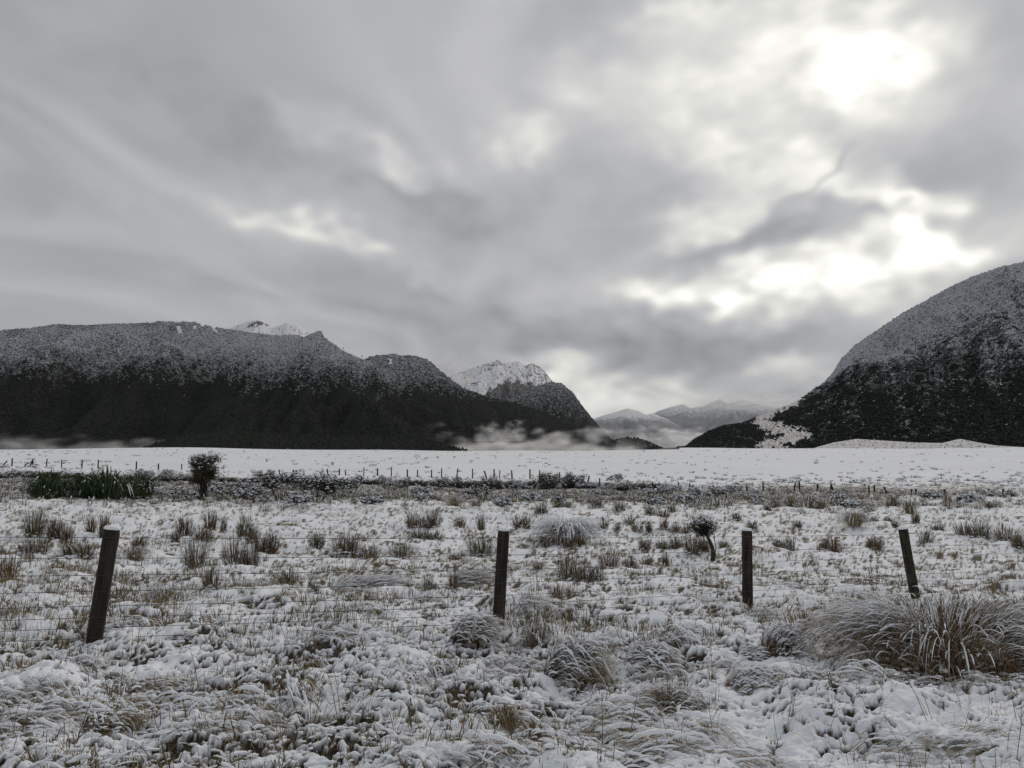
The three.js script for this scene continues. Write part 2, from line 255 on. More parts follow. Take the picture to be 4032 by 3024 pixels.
function relief({ line, ridge, foot, y0, rough, gully, seed, curve = 1, canopy = 0, skew = 0 }) {
  const R = typeof ridge === 'function' ? ridge : () => ridge, F = typeof foot === 'function' ? foot : () => foot;
  return (b, t) => {
    const rr = R(b), rf = F(b), top = EYE + Math.tan(along(line, b) * DEG) * rr - canopy, r = lerp(rf, rr, t), [x, z] = polar(b, r);
    let y;
    if (t <= 1) {
      const g = b * gully + skew * t, n = N2(g + seed, t * 1.2 + seed * 0.3) + 0.5 * N2(g * 2.3 + seed, t * 2.6) + 0.3 * N2b(g * 5, t * 6 + seed);
      y = lerp(y0, top, Math.pow(t, curve)) + n * rough * Math.sin(Math.PI * Math.min(1, t)) * (1 - t * t) * Math.max(0, top - y0);
    } else y = lerp(top, y0, Math.pow((t - 1) / 0.6, 1.1));
    return [x, y, z, r];
  };
}
function mountain(name, label, at, line, nb, nt, color, far = 1.6) {
  const M = new Mesher(), b0 = line[0][0], b1 = line[line.length - 1][0], ids = [], ts = [];
  for (let i = 0; i <= nt; i++) ts.push(i / nt);
  if (far > 1) ts.push(1.08, 1.25, far);
  for (let i = 0; i <= nb; i++) { ids.push([]); const b = lerp(b0, b1, i / nb); for (const t of ts) { const [x, y, z, r] = at(b, t); ids[i].push(M.v(x, y, z, color(b, t, y, x, z, r))); } }
  for (let i = 0; i < nb; i++) for (let k = 0; k < ts.length - 1; k++) M.quad(ids[i][k], ids[i + 1][k], ids[i + 1][k + 1], ids[i][k + 1]);
  const m = M.build(numbered(name), null, MAT.plain);
  return add(tag(m, label, 'mountain', null, 'structure'));
}
const FROST = [0.49, 0.525, 0.56], FOREST_FLOOR = [0.01, 0.012, 0.01];

// a crown: a lumpy mass of leaf facets, with snow lying on some of the upper ones
function crownGeometry(seed, detail, snowShare, leafs = 0, green = [0.013, 0.018, 0.0125]) {
  const R = rng(seed), base = new THREE.IcosahedronGeometry(1, detail), p = base.attributes.position, P = [], K = [], a = new THREE.Vector3(), b = new THREE.Vector3(), c = new THREE.Vector3(), n = new THREE.Vector3();
  const shape = (v) => { const k = 0.8 + 0.26 * N3(v.x * 1.7 + seed, v.y * 1.7, v.z * 1.7) + 0.2 * N3(v.x * 4.2, v.y * 4.2 + seed, v.z * 4.2); return v.multiplyScalar(k).multiply({ x: 1, y: 0.92, z: 1 }); };
  const push = (v, col) => { P.push(v.x, v.y, v.z); K.push(...col); };
  for (let i = 0; i < p.count; i += 3) {
    [a, b, c].forEach((v, k) => shape(v.fromBufferAttribute(p, i + k)));
    n.subVectors(b, a).cross(c.clone().sub(a)).normalize();
    const j = 0.55 + 0.9 * R(), col = mixc(green.map((x) => x * j), FROST, Math.min(1, snowShare) * 0.75 * R());   // leaves furred with frost, each twig its own amount
    [a, b, c].forEach((v) => push(v, col));
    if (R() < snowShare * 0.7 * clamp(0.4 + n.y * 0.9, 0, 1)) { const m = a.clone().add(b).add(c).divideScalar(3); [a, b, c].forEach((v) => push(v.clone().lerp(m, 0.12).addScaledVector(n, 0.05).add({ x: 0, y: 0.03, z: 0 }), mixc(FROST, C.snow, R()))); }
  }
  for (let i = 0; i < leafs; i++) {
    const d = new THREE.Vector3(R() * 2 - 1, R() * 2 - 0.75, R() * 2 - 1).normalize(), o = shape(d.clone()).multiplyScalar(0.95 + 0.22 * R()), s = 0.1 + 0.14 * R();
    const q = () => new THREE.Vector3(R() - 0.5, (R() - 0.5) * 0.7, R() - 0.5).multiplyScalar(2 * s).add(o), j = 0.5 + 1.1 * R(), w = R() < snowShare * 0.75 * clamp(0.5 + 0.8 * d.y, 0, 1), col = w ? mixc(FROST, C.snow, R()) : mixc(green.map((x) => x * j * 1.25), FROST, Math.min(1, snowShare) * 0.8 * R());
    push(q(), col); push(q(), col); push(q(), col);
  }
  const g = new THREE.BufferGeometry();
  g.setAttribute('position', new THREE.Float32BufferAttribute(P, 3)); g.setAttribute('color', new THREE.Float32BufferAttribute(K, 3)); g.computeVertexNormals();
  return g;
}
const CROWNS = [0, 0.4, 0.9, 1.5].map((s, i) => [crownGeometry(50 + i, 1, s), crownGeometry(60 + i, 1, s)]);
const NEAR_CROWNS = [0.02, 0.35, 0.85, 1.7].map((s, i) => [crownGeometry(70 + i, 2, s, 120), crownGeometry(80 + i, 2, s, 120)]);
function forest(label, at, line, count, size, seed, level, keep, crowns = CROWNS, t0 = 0.02, t1 = 1.01) {
  const R = rng(seed), lists = crowns.map((v) => v.map(() => [])), b0 = line[0][0], b1 = line[line.length - 1][0], m = new THREE.Matrix4(), q = new THREE.Quaternion(), up = new THREE.Vector3(0, 1, 0), s = new THREE.Vector3(), pos = new THREE.Vector3();
  for (let i = 0; i < count; i++) {
    const b = lerp(b0, b1, R()), t = lerp(t0, t1, R()), [x, y, z, r] = at(b, t);
    if (y < -26 || !keep(b, t, y, r, R)) continue;
    const k = (typeof size === 'function' ? size(b, t, y, r) : size) * (0.65 + 0.7 * R() * R() + 0.15 * R()), h = k * (0.9 + 0.5 * R());
    const want = level(b, t, y, r), lv = want < -0.3 ? 0 : clamp(Math.round(want + (R() - 0.5) * 2.0), 0, crowns.length - 1);
    m.compose(pos.set(x, y + h * 0.55, z), q.setFromAxisAngle(up, R() * 6.28), s.set(k, h, k));
    lists[lv][R() < 0.5 ? 0 : 1].push(m.clone());
  }
  const root = new THREE.Group(); root.name = numbered('forest');
  let total = 0;
  lists.forEach((pair, lv) => pair.forEach((list, v) => {
    if (!list.length) return;
    const im = new THREE.InstancedMesh(crowns[lv][v], MAT.flat, list.length); im.name = lv ? 'snowy_foliage' : 'dark_foliage'; im.userData.kind = 'stuff';
    list.forEach((mm, k) => im.setMatrixAt(k, mm)); total += list.length; root.add(im);
  }));
  console.log('forest', label, total);
  return add(tag(root, label, 'forest', null, 'stuff'));
}
const rocky = (b, t, y, x, z, k = 1) => { const u = b + t * 1.1 + 0.5 * N2(b * 1.3, t * 7), n = N2(u * 2.1 * k, t * 8) * 0.5 + N2b(u * 5 * k, t * 15 + b) * 0.4 + N2(u * 11 * k - t * 9, t * 34) * 0.3; return n; };
const SNOWROCK = (b, t, y, cover, k) => mixc([0.075, 0.076, 0.082], [0.78, 0.8, 0.84], sstep(-0.12, 0.1, cover - rocky(b, t, y, 0, 0, k)));

// long forested range
{
  const line = SIL.range, at = relief({ line, ridge: 3900, foot: 2500, y0: -32, rough: 0.22, gully: 0.13, seed: 3, skew: -0.9, canopy: 8 });
  const scar = (b, e) => { const w = 0.07 * N2(b * 9, e * 9); return (Math.abs(b + 23.1 + (e - 7.8) * 0.3) < 0.2 + w && e > 7.4 && e < 8.02) || (Math.abs(b + 21.9) < 0.4 && e > 7.95 && e < 8.15 && w > -0.03) || (Math.abs(b + 22.1) < 0.14 && e > 7.75 && e < 8.1) || (Math.abs(b + 20.95 - (7.95 - e) * 0.9) < 0.16 + w && e > 7.6 && e < 8.05); };
  const el = (y, r) => Math.atan((y - EYE) / r) / DEG;
  const sl = (b, y, x) => (y - 232 - 34 * N2(b * 0.5, y * 0.006) - 34 * N2b(b * 1.7, y * 0.015)) / 110;
  mountain('mountain', 'long dark forested mountain range with snow-dusted upper slopes', at, line, 420, 60, (b, t, y, x, z, r) => (t < 1.02 && scar(b, el(y, r)) ? [0.76, 0.78, 0.82] : mixc(FOREST_FLOOR, [0.3, 0.31, 0.33], clamp(sl(b, y) * 0.8, 0, 1) * (0.55 + 0.45 * N2(b * 6, t * 30)))));
  forest('beech forest over the long range, dark below and snow-dusted above', at, line, 170000, 4.9, 21, (b, t, y) => Math.min(sl(b, y) * 1.7, 2.9 + 0.7 * N2(b * 0.6, t * 5) - 0.8 * sstep(0.72, 1, t) * sstep(-20, -26, b)) - 0.1, (b, t, y, r) => !scar(b, el(y, r)));
}
// nearer spur running down from the crag to the valley
{
  const line = SIL.spur, at = relief({ line, ridge: (b) => 3150 - 250 * sstep(-14, 0, b), foot: 2050, y0: -32, rough: 0.2, gully: 0.17, seed: 5, skew: -0.8, canopy: 7 });
  const sl = (b, y) => (y - 190 - 26 * N2(b * 0.5 + 9, y * 0.006) - 30 * N2b(b * 1.9, y * 0.015)) / 100;
  mountain('mountain', 'nearer wooded spur falling from the crag towards the valley', at, line, 320, 60, (b, t, y) => mixc(FOREST_FLOOR, [0.3, 0.31, 0.33], clamp(sl(b, y) * 0.8, 0, 1) * (0.55 + 0.45 * N2(b * 6, t * 30))));
  forest('snow-dusted forest on the nearer spur of the long range', at, line, 90000, 4.6, 27, (b, t, y) => Math.min(sl(b, y) * 1.7, 3.0 + 0.6 * N2(b * 0.7, t * 5)) - 0.1, () => true);
}
// hump beyond its shoulder
{
  const line = SIL.hump, at = relief({ line, ridge: 4600, foot: 2900, y0: -32, rough: 0.14, gully: 0.3, seed: 8, canopy: 11 });
  const el = (y, r) => Math.atan((y - EYE) / r) / DEG;
  const scar = (b, e) => { const w = 0.08 * N2(b * 9, e * 7); return (Math.abs(b + 8.85 - (6.1 - e) * 0.35) < 0.2 + w && e > 5.72 && e < 6.25) || (Math.abs(b + 7.85 - (e - 5.95) * 0.9) < 0.2 + w && e > 5.5 && e < 6.3 && N2(b * 14, e * 5) > -0.4); };
  mountain('mountain', 'rounded wooded hump with two bare snow slips near its top', at, line, 200, 50, (b, t, y, x, z, r) => (t < 1.02 && scar(b, el(y, r)) ? [0.76, 0.78, 0.82] : mixc(FOREST_FLOOR, [0.16, 0.17, 0.18], sstep(230, 380, y))));
  forest('grey wooded slopes of the rounded hump behind the range', at, line, 40000, 7.5, 22, (b, t, y) => Math.min((y - 270) / 90, 1.7), (b, t, y, r) => !scar(b, el(y, r)));
}
// snowy summits behind the range
{
  const line = SIL.snowpeaks, at = relief({ line, ridge: 7200, foot: 4600, y0: -32, rough: 0.05, gully: 0.9, seed: 15 });
  mountain('mountain', 'snow-covered rocky summits showing above the forested range', at, line, 260, 60, (b, t, y) => SNOWROCK(b, t, y, 0.48 - 1.25 * sstep(0.6, 0.1, Math.abs(b + 17.75 + (1 - t) * 9)) * sstep(0.9, 0.97, t), 1.4));
}
// peak at the valley's bend, and its dark shoulder
{
  let line = SIL.center_back, at = relief({ line, ridge: 9000, foot: 6000, y0: -32, rough: 0.045, gully: 0.8, seed: 25 });
  mountain('mountain', 'snow-streaked peak with its flank in cloud above the valley bend', at, line, 260, 70, (b, t, y) => (y > lerp(720, 560, sstep(-1, 3, b)) + 40 * N2(b * 1.2, t * 4) + 25 * N2b(b * 6, t * 30) - 260 * sstep(0.5, -2.5, b) ? SNOWROCK(b * 1.0 + t * 2.2, t, y, 0.3 - 0.22 * sstep(0, 2.5, b), 1.6) : mixc([0.03, 0.034, 0.036], [0.3, 0.31, 0.33], sstep(0.25, 0.6, N2(b * 7, t * 20)) * 0.6)));
  line = SIL.center; at = relief({ line, ridge: 7600, foot: 5200, y0: -32, rough: 0.12, gully: 0.4, seed: 31, canopy: 12 });
  mountain('mountain', 'steep dark wooded shoulder dropping to the valley mouth', at, line, 220, 50, (b, t, y) => mixc([0.022, 0.026, 0.024], [0.12, 0.125, 0.13], sstep(330, 560, y) * sstep(-0.1, 0.5, N2(b * 4, t * 14))));
  forest('thin grey-green forest on the steep shoulder at the valley mouth', at, line, 45000, 9.5, 23, (b, t, y) => Math.min((y - 250) / 220, 1.5), () => true);
}
// low wooded ridge in front and knoll in the valley mouth
{
  let line = SIL.low, at = relief({ line, ridge: 1650, foot: 1250, y0: -32, rough: 0.06, gully: 0.5, seed: 41, curve: 0.8, canopy: 5 });
  mountain('hill', 'low black wooded ridge at the foot of the long range', at, line, 160, 16, () => FOREST_FLOOR);
  forest('dark trees over the low ridge behind the pasture', at, line, 14000, 4.4, 24, () => -0.4, () => true);
  line = SIL.knoll; at = relief({ line, ridge: 5200, foot: 4700, y0: -32, rough: 0.04, gully: 0.8, seed: 43 });
  mountain('hill', 'small dark knoll standing in the valley mouth', at, line, 60, 14, () => [0.025, 0.03, 0.028]);
  forest('woods on the small knoll in the valley mouth', at, line, 1800, 9, 25, () => -0.3, () => true);
}
// far snowy ranges down the valley
{
  const colour = (snow, k) => (b, t, y) => mixc([0.09, 0.1, 0.12], [0.8, 0.82, 0.85], sstep(-0.5, 0.6, (y - snow) / (snow * 0.45) + 0.5 * rocky(b, t, y, 0, 0, k)));
  let line = SIL.far_a, at = relief({ line, ridge: 58000, foot: 42000, y0: -60, rough: 0.12, gully: 0.6, skew: 1.5, seed: 51 });
  mountain('mountain', 'hazy snow-topped range closing the valley, its lower peak', at, line, 240, 50, colour(1750, 0.9));
  line = SIL.far_b; at = relief({ line, ridge: 74000, foot: 56000, y0: -60, rough: 0.12, gully: 0.6, skew: -1.5, seed: 57 });
  mountain('mountain', 'hazy white-capped peaks running into cloud beyond the valley', at, line, 300, 50, colour(2850, 0.8));
}
// steep wooded hill across the pasture
{
  const line = SIL.right, b0 = line[0][0];
  const at = relief({ line, ridge: (b) => lerp(760, 1000, sstep(b0, b0 + 6.5, b)) + 850 * sstep(b0 + 7, b0 + 14, b), foot: (b) => lerp(640, 500, sstep(b0, b0 + 7, b)), y0: -1, rough: 0.095, gully: 0.16, seed: 63, skew: 1.1, curve: 0.92, canopy: 4 });
  const el = (y, r) => Math.atan((y - EYE) / r) / DEG;
  const open = (b, y, r) => { const e = el(y, r); let d = 9; for (let i = 1; i < CLEARING.length; i++) { const [ax, ay] = CLEARING[i - 1], [bx, by] = CLEARING[i], t = clamp(((b - ax) * (bx - ax) + (e - ay) * (by - ay)) / ((bx - ax) ** 2 + (by - ay) ** 2), 0, 1); d = Math.min(d, Math.hypot(b - lerp(ax, bx, t), (e - lerp(ay, by, t)) * 1.1)); } return d + 0.22 * N2(b * 1.6, e * 2.2) + 0.12 * N2b(b * 5, e * 6); };
  const sl = (b, y) => (y - 42 - 14 * N2(b * 0.35, y * 0.01) - 16 * N2b(b * 1.2, y * 0.02)) / lerp(36, 50, sstep(22, 31, b));
  mountain('hill', 'steep wooded hill across the pasture, snow-dusted towards its top', at, line, 420, 90, (b, t, y, x, z, r) => { const w = open(b, y, r); return w < 0.75 ? mixc([0.62, 0.63, 0.65], [0.14, 0.115, 0.085], sstep(-0.1, 0.5, N2(b * 8, t * 60) + 0.3 * N2b(b * 20, t * 120))) : mixc(FOREST_FLOOR, [0.26, 0.27, 0.29], clamp(sl(b, y) * 0.7, 0, 1)); });
  forest('beech forest on the steep hill, dark at its foot and frosted above', at, line, 140000, (b, t, y, r) => lerp(1.2, 2.8, sstep(b0 + 6, b0 + 9, b)) * lerp(0.4, 1, sstep(0.5, 2.0, open(b, y, r))), 26, (b, t, y) => clamp(sl(b, y) * 1.25, -0.45, 3.2) + 0.5 * N2(b * 0.55 + t * 2.2, t * 3) + 0.3 * N2b(b * 1.6 + t * 4, t * 7), (b, t, y, r, R) => { const w = open(b, y, r); return w > 0.5 || (w > 0.25 && R() < 0.05); }, NEAR_CROWNS, 0.0);
  const lm = SIL.mounds, am = relief({ line: lm, ridge: 478, foot: 428, y0: -0.6, rough: 0.08, gully: 0.5, seed: 66 });
  mountain('hill', 'snowy grass mounds along the foot of the wooded hill', am, lm, 300, 24, (b, t) => mixc([0.66, 0.67, 0.7], [0.16, 0.12, 0.08], sstep(0.0, 0.55, N2(b * 5, t * 6) * 0.6 + 0.5 * N2b(b * 22, t * 26))));
}

// ---------- mist lying in the valley and cloud on the tops: billowing veils one behind the other ----------
function mist(label, b0, b1, r, dr, yA, yB, dens, seed, layers = 3, fx = 1) {
  const P = [], K = [], idx = [], nb = 90, nv = 26;
  for (let l = 0; l < layers; l++) {
    const first = P.length / 3;
    for (let i = 0; i <= nb; i++) for (let k = 0; k <= nv; k++) {
      const u = i / nb, v = k / nv, b = lerp(b0, b1, u), y = lerp(yA, yB, v), n = N3(u * 4 * fx + seed, v * 1.6, l * 0.35), n2 = N3(u * 9 * fx, v * 3.2 + seed, l * 0.5 + 4), n3 = N3(u * 22 * fx, v * 7 - seed, l);
      const rr = r + dr * (l + 0.9 * n + 0.35 * n2), [x, z] = polar(b, rr);
      const top = 0.5 + 0.3 * n + 0.2 * n2 + 0.08 * n3, a = sstep(top + 0.14, top - 0.42, v) * sstep(0, 0.16, u) * sstep(1, 0.84, u) * clamp(0.85 + 0.28 * n2 + 0.12 * n3, 0, 1.2);
      P.push(x, y, z); K.push(1, 1, 1, clamp(a * dens, 0, 1));
    }
    for (let i = 0; i < nb; i++) for (let k = 0; k < nv; k++) { const a = first + i * (nv + 1) + k, d = a + nv + 1; idx.push(a, d, d + 1, a, d + 1, a + 1); }
  }
  const g = new THREE.BufferGeometry();
  g.setAttribute('position', new THREE.Float32BufferAttribute(P, 3)); g.setAttribute('color', new THREE.Float32BufferAttribute(K, 4)); g.setIndex(idx); g.computeVertexNormals();
  const m = new THREE.Mesh(g, MAT.mist); m.name = numbered('mist');
  scene.add(tag(m, label, 'mist', null, 'stuff'));
}
const yAt = (e, r) => EYE + Math.tan(e * DEG) * r;
mist('thin grey mist lying along the foot of the long range', -40, -20.5, 1800, 40, -40, yAt(1.5, 1800), 0.3, 2);
mist('pale bank of mist drifting below the valley bend', -6.5, 10, 1960, 25, -40, yAt(2.0, 1960), 0.8, 9);
mist('small wisp of mist risen against the dark shoulder', -2.9, 1.2, 1900, 20, yAt(0.3, 1900), yAt(2.3, 1900), 0.4, 14, 2, 0.5);
mist('bright mist filling the far valley below the hazy peaks', 6, 22, 21000, 500, -300, yAt(2.1, 21000), 0.85, 21);
mist('cloud resting on the tops of the far hazy peaks', 13.5, 24, 30000, 500, yAt(2.6, 30000), yAt(4.8, 30000), 0.32, 27, 3, 0.6);
mist('cloud sunk over the flank of the snow-streaked peak', -9, -2.4, 5400, 60, yAt(4.6, 5400), yAt(7.4, 5400), 0.28, 31, 3, 0.6);

// ---------- plants ----------
mist('brightest low bank of mist in the far valley gap', 8.6, 15, 20000, 300, yAt(0.1, 20000), yAt(1.75, 20000), 0.8, 44, 2, 0.6);
const onGround = (b, r) => { const [x, z] = polar(b, r); return [x, groundY(x, z), z]; };
function base(name, p) { const o = new THREE.Group(); o.name = numbered(name); o.position.set(...p); return o; }

// rush clump: stiff upright stems, brown and olive, with flecks of snow caught between
function rushClump(b, r, w, h, seed, label, group) {
  const R = rng(seed), o = base('rush_clump', onGround(b, r)), S = new Mesher(), W = new Mesher(), n = Math.round(clamp(80 + w * 170, 60, 280) * (r > 30 ? 0.6 : 1)), thick = Math.max(0.004, r * 0.00036);
  const tint = R(), pal = tint < 0.5 ? [C.dark, C.brown, C.straw] : tint < 0.8 ? [C.dark, C.olive, C.straw] : [C.dark, C.rust, C.straw];
  const hh = h * 1.05;
  for (let i = 0; i < n; i++) {
    const a = R() * 6.283, q = Math.sqrt(R()) * w * 0.3, x = Math.cos(a) * q, z = Math.sin(a) * q, L = hh * (0.35 + 0.7 * R()) * (1 - 0.35 * (q / (w * 0.3)) * R()), tip = R();
    const az = a * 1 + (R() - 0.5), lean = (0.08 + 0.62 * R() * R()) * w * 0.9, hi = R() < 0.3 ? pal[0] : mixc(pal[1], pal[2], tip * tip * 0.7);
    S.blade(x, -0.03, z, Math.PI / 2 - az, lean, L, 0.85 + 0.3 * R(), thick * (0.8 + R()), hi, hi, 3);
    if (R() < 0.14) W.coat(x, -0.03, z, Math.PI / 2 - az, lean, L, 1, thick * 1.2, 0.05 + 0.3 * R(), 0.45 + 0.3 * R(), R, 3);
  }
  const m = Math.round(6 + w * 30);
  for (let i = 0; i < m; i++) { const a = R() * 6.283, q = (0.25 + 0.55 * R()) * w * 0.5, s = 0.014 + 0.03 * R() * Math.min(1, w); W.lump(Math.cos(a) * q, s * 0.3 + R() * R() * h * 0.2, Math.sin(a) * q, s * 1.5, s * 0.8, s * 1.1, R); }
  S.build('stems', o, MAT.plain, 'stuff'); W.build('snow', o, MAT.snow, 'stuff');
  return add(tag(o, label, 'rushes', group));
}
// tussock: a mop of arching blades that carry snow. fall: the blades are combed over to that side in a wave; sides: long blades fall to both sides, short tangled ones in front
function tussock(p, w, h, seed, label, { n = 260, snow = 0.55, straw = 0.4, thick = 0.006, coat = 0.011, fall = null, sides = false, up = 0, group } = {}) {
  const R = rng(seed), o = base('tussock', p), S = new Mesher(), W = new Mesher(), f = -0.02;
  const one = (x, z, az, X, H, ta, share) => {
    const k = R(), hi = k < straw ? mixc(C.straw, C.pale, R() * 0.5) : k < straw + 0.25 ? C.olive : mixc(C.brown, C.rust, R());
    S.blade(x, f, z, az, X, H, ta, thick * (0.7 + 0.7 * R()), hi, hi, 7, f);
    if (R() < share) { const t0 = 0.08 + 0.3 * R(); W.coat(x, f, z, az, X, H, ta, coat * (0.35 + 0.75 * R() * R()), t0, Math.min(0.97, t0 + 0.12 + 0.45 * R()), R, 6, f); }
  };
  for (let i = 0; i < n; i++) {
    if (fall !== null) {
      const u = (R() + R() - 1) * 0.55, along = (R() - 0.5) * 0.55 * w, bump = 1 - Math.abs(u) * 1.1;
      one(Math.cos(fall) * u * w * 0.9 + Math.sin(fall) * (along - w * 0.2), -Math.sin(fall) * u * w * 0.9 + Math.cos(fall) * (along - w * 0.2), fall + (R() + R() - 1) * 0.6 + u * 0.5, w * (0.22 + 0.5 * R()), h * (0.3 + 0.65 * R()) * bump, 0.4 + 0.25 * R(), snow);
      continue;
    }
    const front = sides && i % 5 < 2, a = !sides || i % 5 === 4 ? R() * 6.283 : front ? (R() - 0.5) * 2.6 : (R() < 0.5 ? 1 : -1) * (1.75 + (R() + R() - 1) * 0.95), q = Math.sqrt(R()) * w * 0.17;
    if (front) { const y = R(); one(Math.sin(a) * q * 1.7 + (R() - 0.5) * w * 0.3, Math.cos(a) * q * 1.5 + w * 0.12 * (1 - y), a + (R() - 0.5) * 2.2, w * (0.06 + 0.16 * R()), h * (0.15 + 0.55 * R()), 0.5 + 0.35 * R(), snow * 0.8); } else one(Math.sin(a) * q + (R() - 0.5) * w * 0.1, Math.cos(a) * q + (R() - 0.5) * w * 0.1, a + (R() + R() - 1) * 0.8, w * (0.16 + 0.46 * R()), h * (0.3 + 0.72 * R()), 0.4 + 0.2 * R(), snow);
  }
  if (sides) for (let i = 0; i < 260; i++) { const a = (R() - 0.5) * 3, q = (0.2 + 0.28 * R()) * w, s = 0.012 + 0.022 * R(); W.lump(Math.sin(a) * q * 1.1, h * 0.5 * R() * (1 - q / w), Math.cos(a) * q, s * 1.5, s * 0.7, s, R, C.snow, R() * 6); }
  for (let i = 0; i < up; i++) {
    const a = R() * 6.283, q = Math.sqrt(R()) * w * 0.2;
    S.blade(Math.sin(a) * q, f, Math.cos(a) * q, a, w * (0.06 + 0.16 * R()), h * (0.6 + 0.75 * R()), 0.8 + 0.3 * R(), thick * 0.7, C.brown, C.brown, 4);
  }
  S.build('blades', o, MAT.plain, 'stuff'); W.build('snow', o, MAT.snow, 'stuff');
  return add(tag(o, label, 'tussock', group));
}
// shrub: many-stemmed, twiggy, small leaves, snow on the twig ends
function shrubParts(o, R, w, h, { stems = 7, leaf = 0.03, leaves = 1, snow = 0.5, foot = 0, tint = [0.03, 0.034, 0.018], spread = 1, lumpSize = 0.04, y0 = -0.04, levels = 3, hang = 0 }) {
  const B = new Mesher(), L = new Mesher(), W = new Mesher(), v = (x, y, z) => new THREE.Vector3(x, y, z);
  const tip = (p) => {
    for (let i = 0; i < 7 * leaves; i++) {
      const q = p.clone().add(v((R() - 0.5) * leaf * 5, (R() - 0.5) * leaf * 4, (R() - 0.5) * leaf * 5)), s = leaf * (0.6 + 0.8 * R()), j = 0.6 + 0.9 * R(), c = tint.map((t) => t * j);
      const e = () => L.v(q.x + (R() - 0.5) * 2 * s, q.y + (R() - 0.5) * 1.6 * s, q.z + (R() - 0.5) * 2 * s, c);
      L.tri(e(), e(), e());
    }
    if (R() < snow) { const s = lumpSize * (0.5 + 0.8 * R()); W.lump(p.x + (R() - 0.5) * leaf, p.y + leaf * 0.8, p.z + (R() - 0.5) * leaf, s * 1.25, s * 0.55, s, R, C.snow, R() * 6); }
  };
  const grow = (p, d, len, rad, level) => {
    const q = p.clone().addScaledVector(d, len);
    B.twig(p, q, rad, rad * 0.6, C.bark.map((c) => c * (0.7 + 0.6 * R())));
    if (level === 0) { tip(q); if (R() < 0.6) tip(p.clone().lerp(q, 0.5)); return; }
    const n = 2 + (R() < 0.6 ? 1 : 0);
    for (let i = 0; i < n; i++) { const e = d.clone().add(v((R() - 0.5) * 1.5 * spread, (R() - 0.35) * 0.9, (R() - 0.5) * 1.5 * spread)).normalize(); grow(p.clone().lerp(q, i === 0 ? 1 : 0.55 + 0.4 * R()), e, len * (0.6 + 0.3 * R()), rad * 0.6, level - 1); }
  };
  for (let i = 0; i < stems; i++) {
    const a = R() * 6.283, q = Math.sqrt(R()), x = Math.cos(a) * q * w * 0.18, z = Math.sin(a) * q * w * 0.18, d = v(Math.cos(a) * q * w * 0.55, h * (0.55 + 0.4 * R()), Math.sin(a) * q * w * 0.55).normalize();
    grow(v(x, foot > 0 ? foot : y0, z), d, (h - foot) * (0.3 + 0.12 * R()), Math.max(0.006, h * 0.011), levels);
  }
  return [B, L, W];
}
function shrub(name, b, r, w, h, seed, label, opt = {}, category = 'shrub', group) {
  const R = rng(seed), o = base(name, onGround(b, r)), [B, L, W] = shrubParts(o, R, w, h, opt);
  B.build('branches', o, MAT.plain, 'stuff'); if (L.i.length) L.build('foliage', o, MAT.flat, 'stuff'); if (W.i.length) W.build('snow', o, MAT.snow, 'stuff');
  return add(tag(o, label, category, group));
}

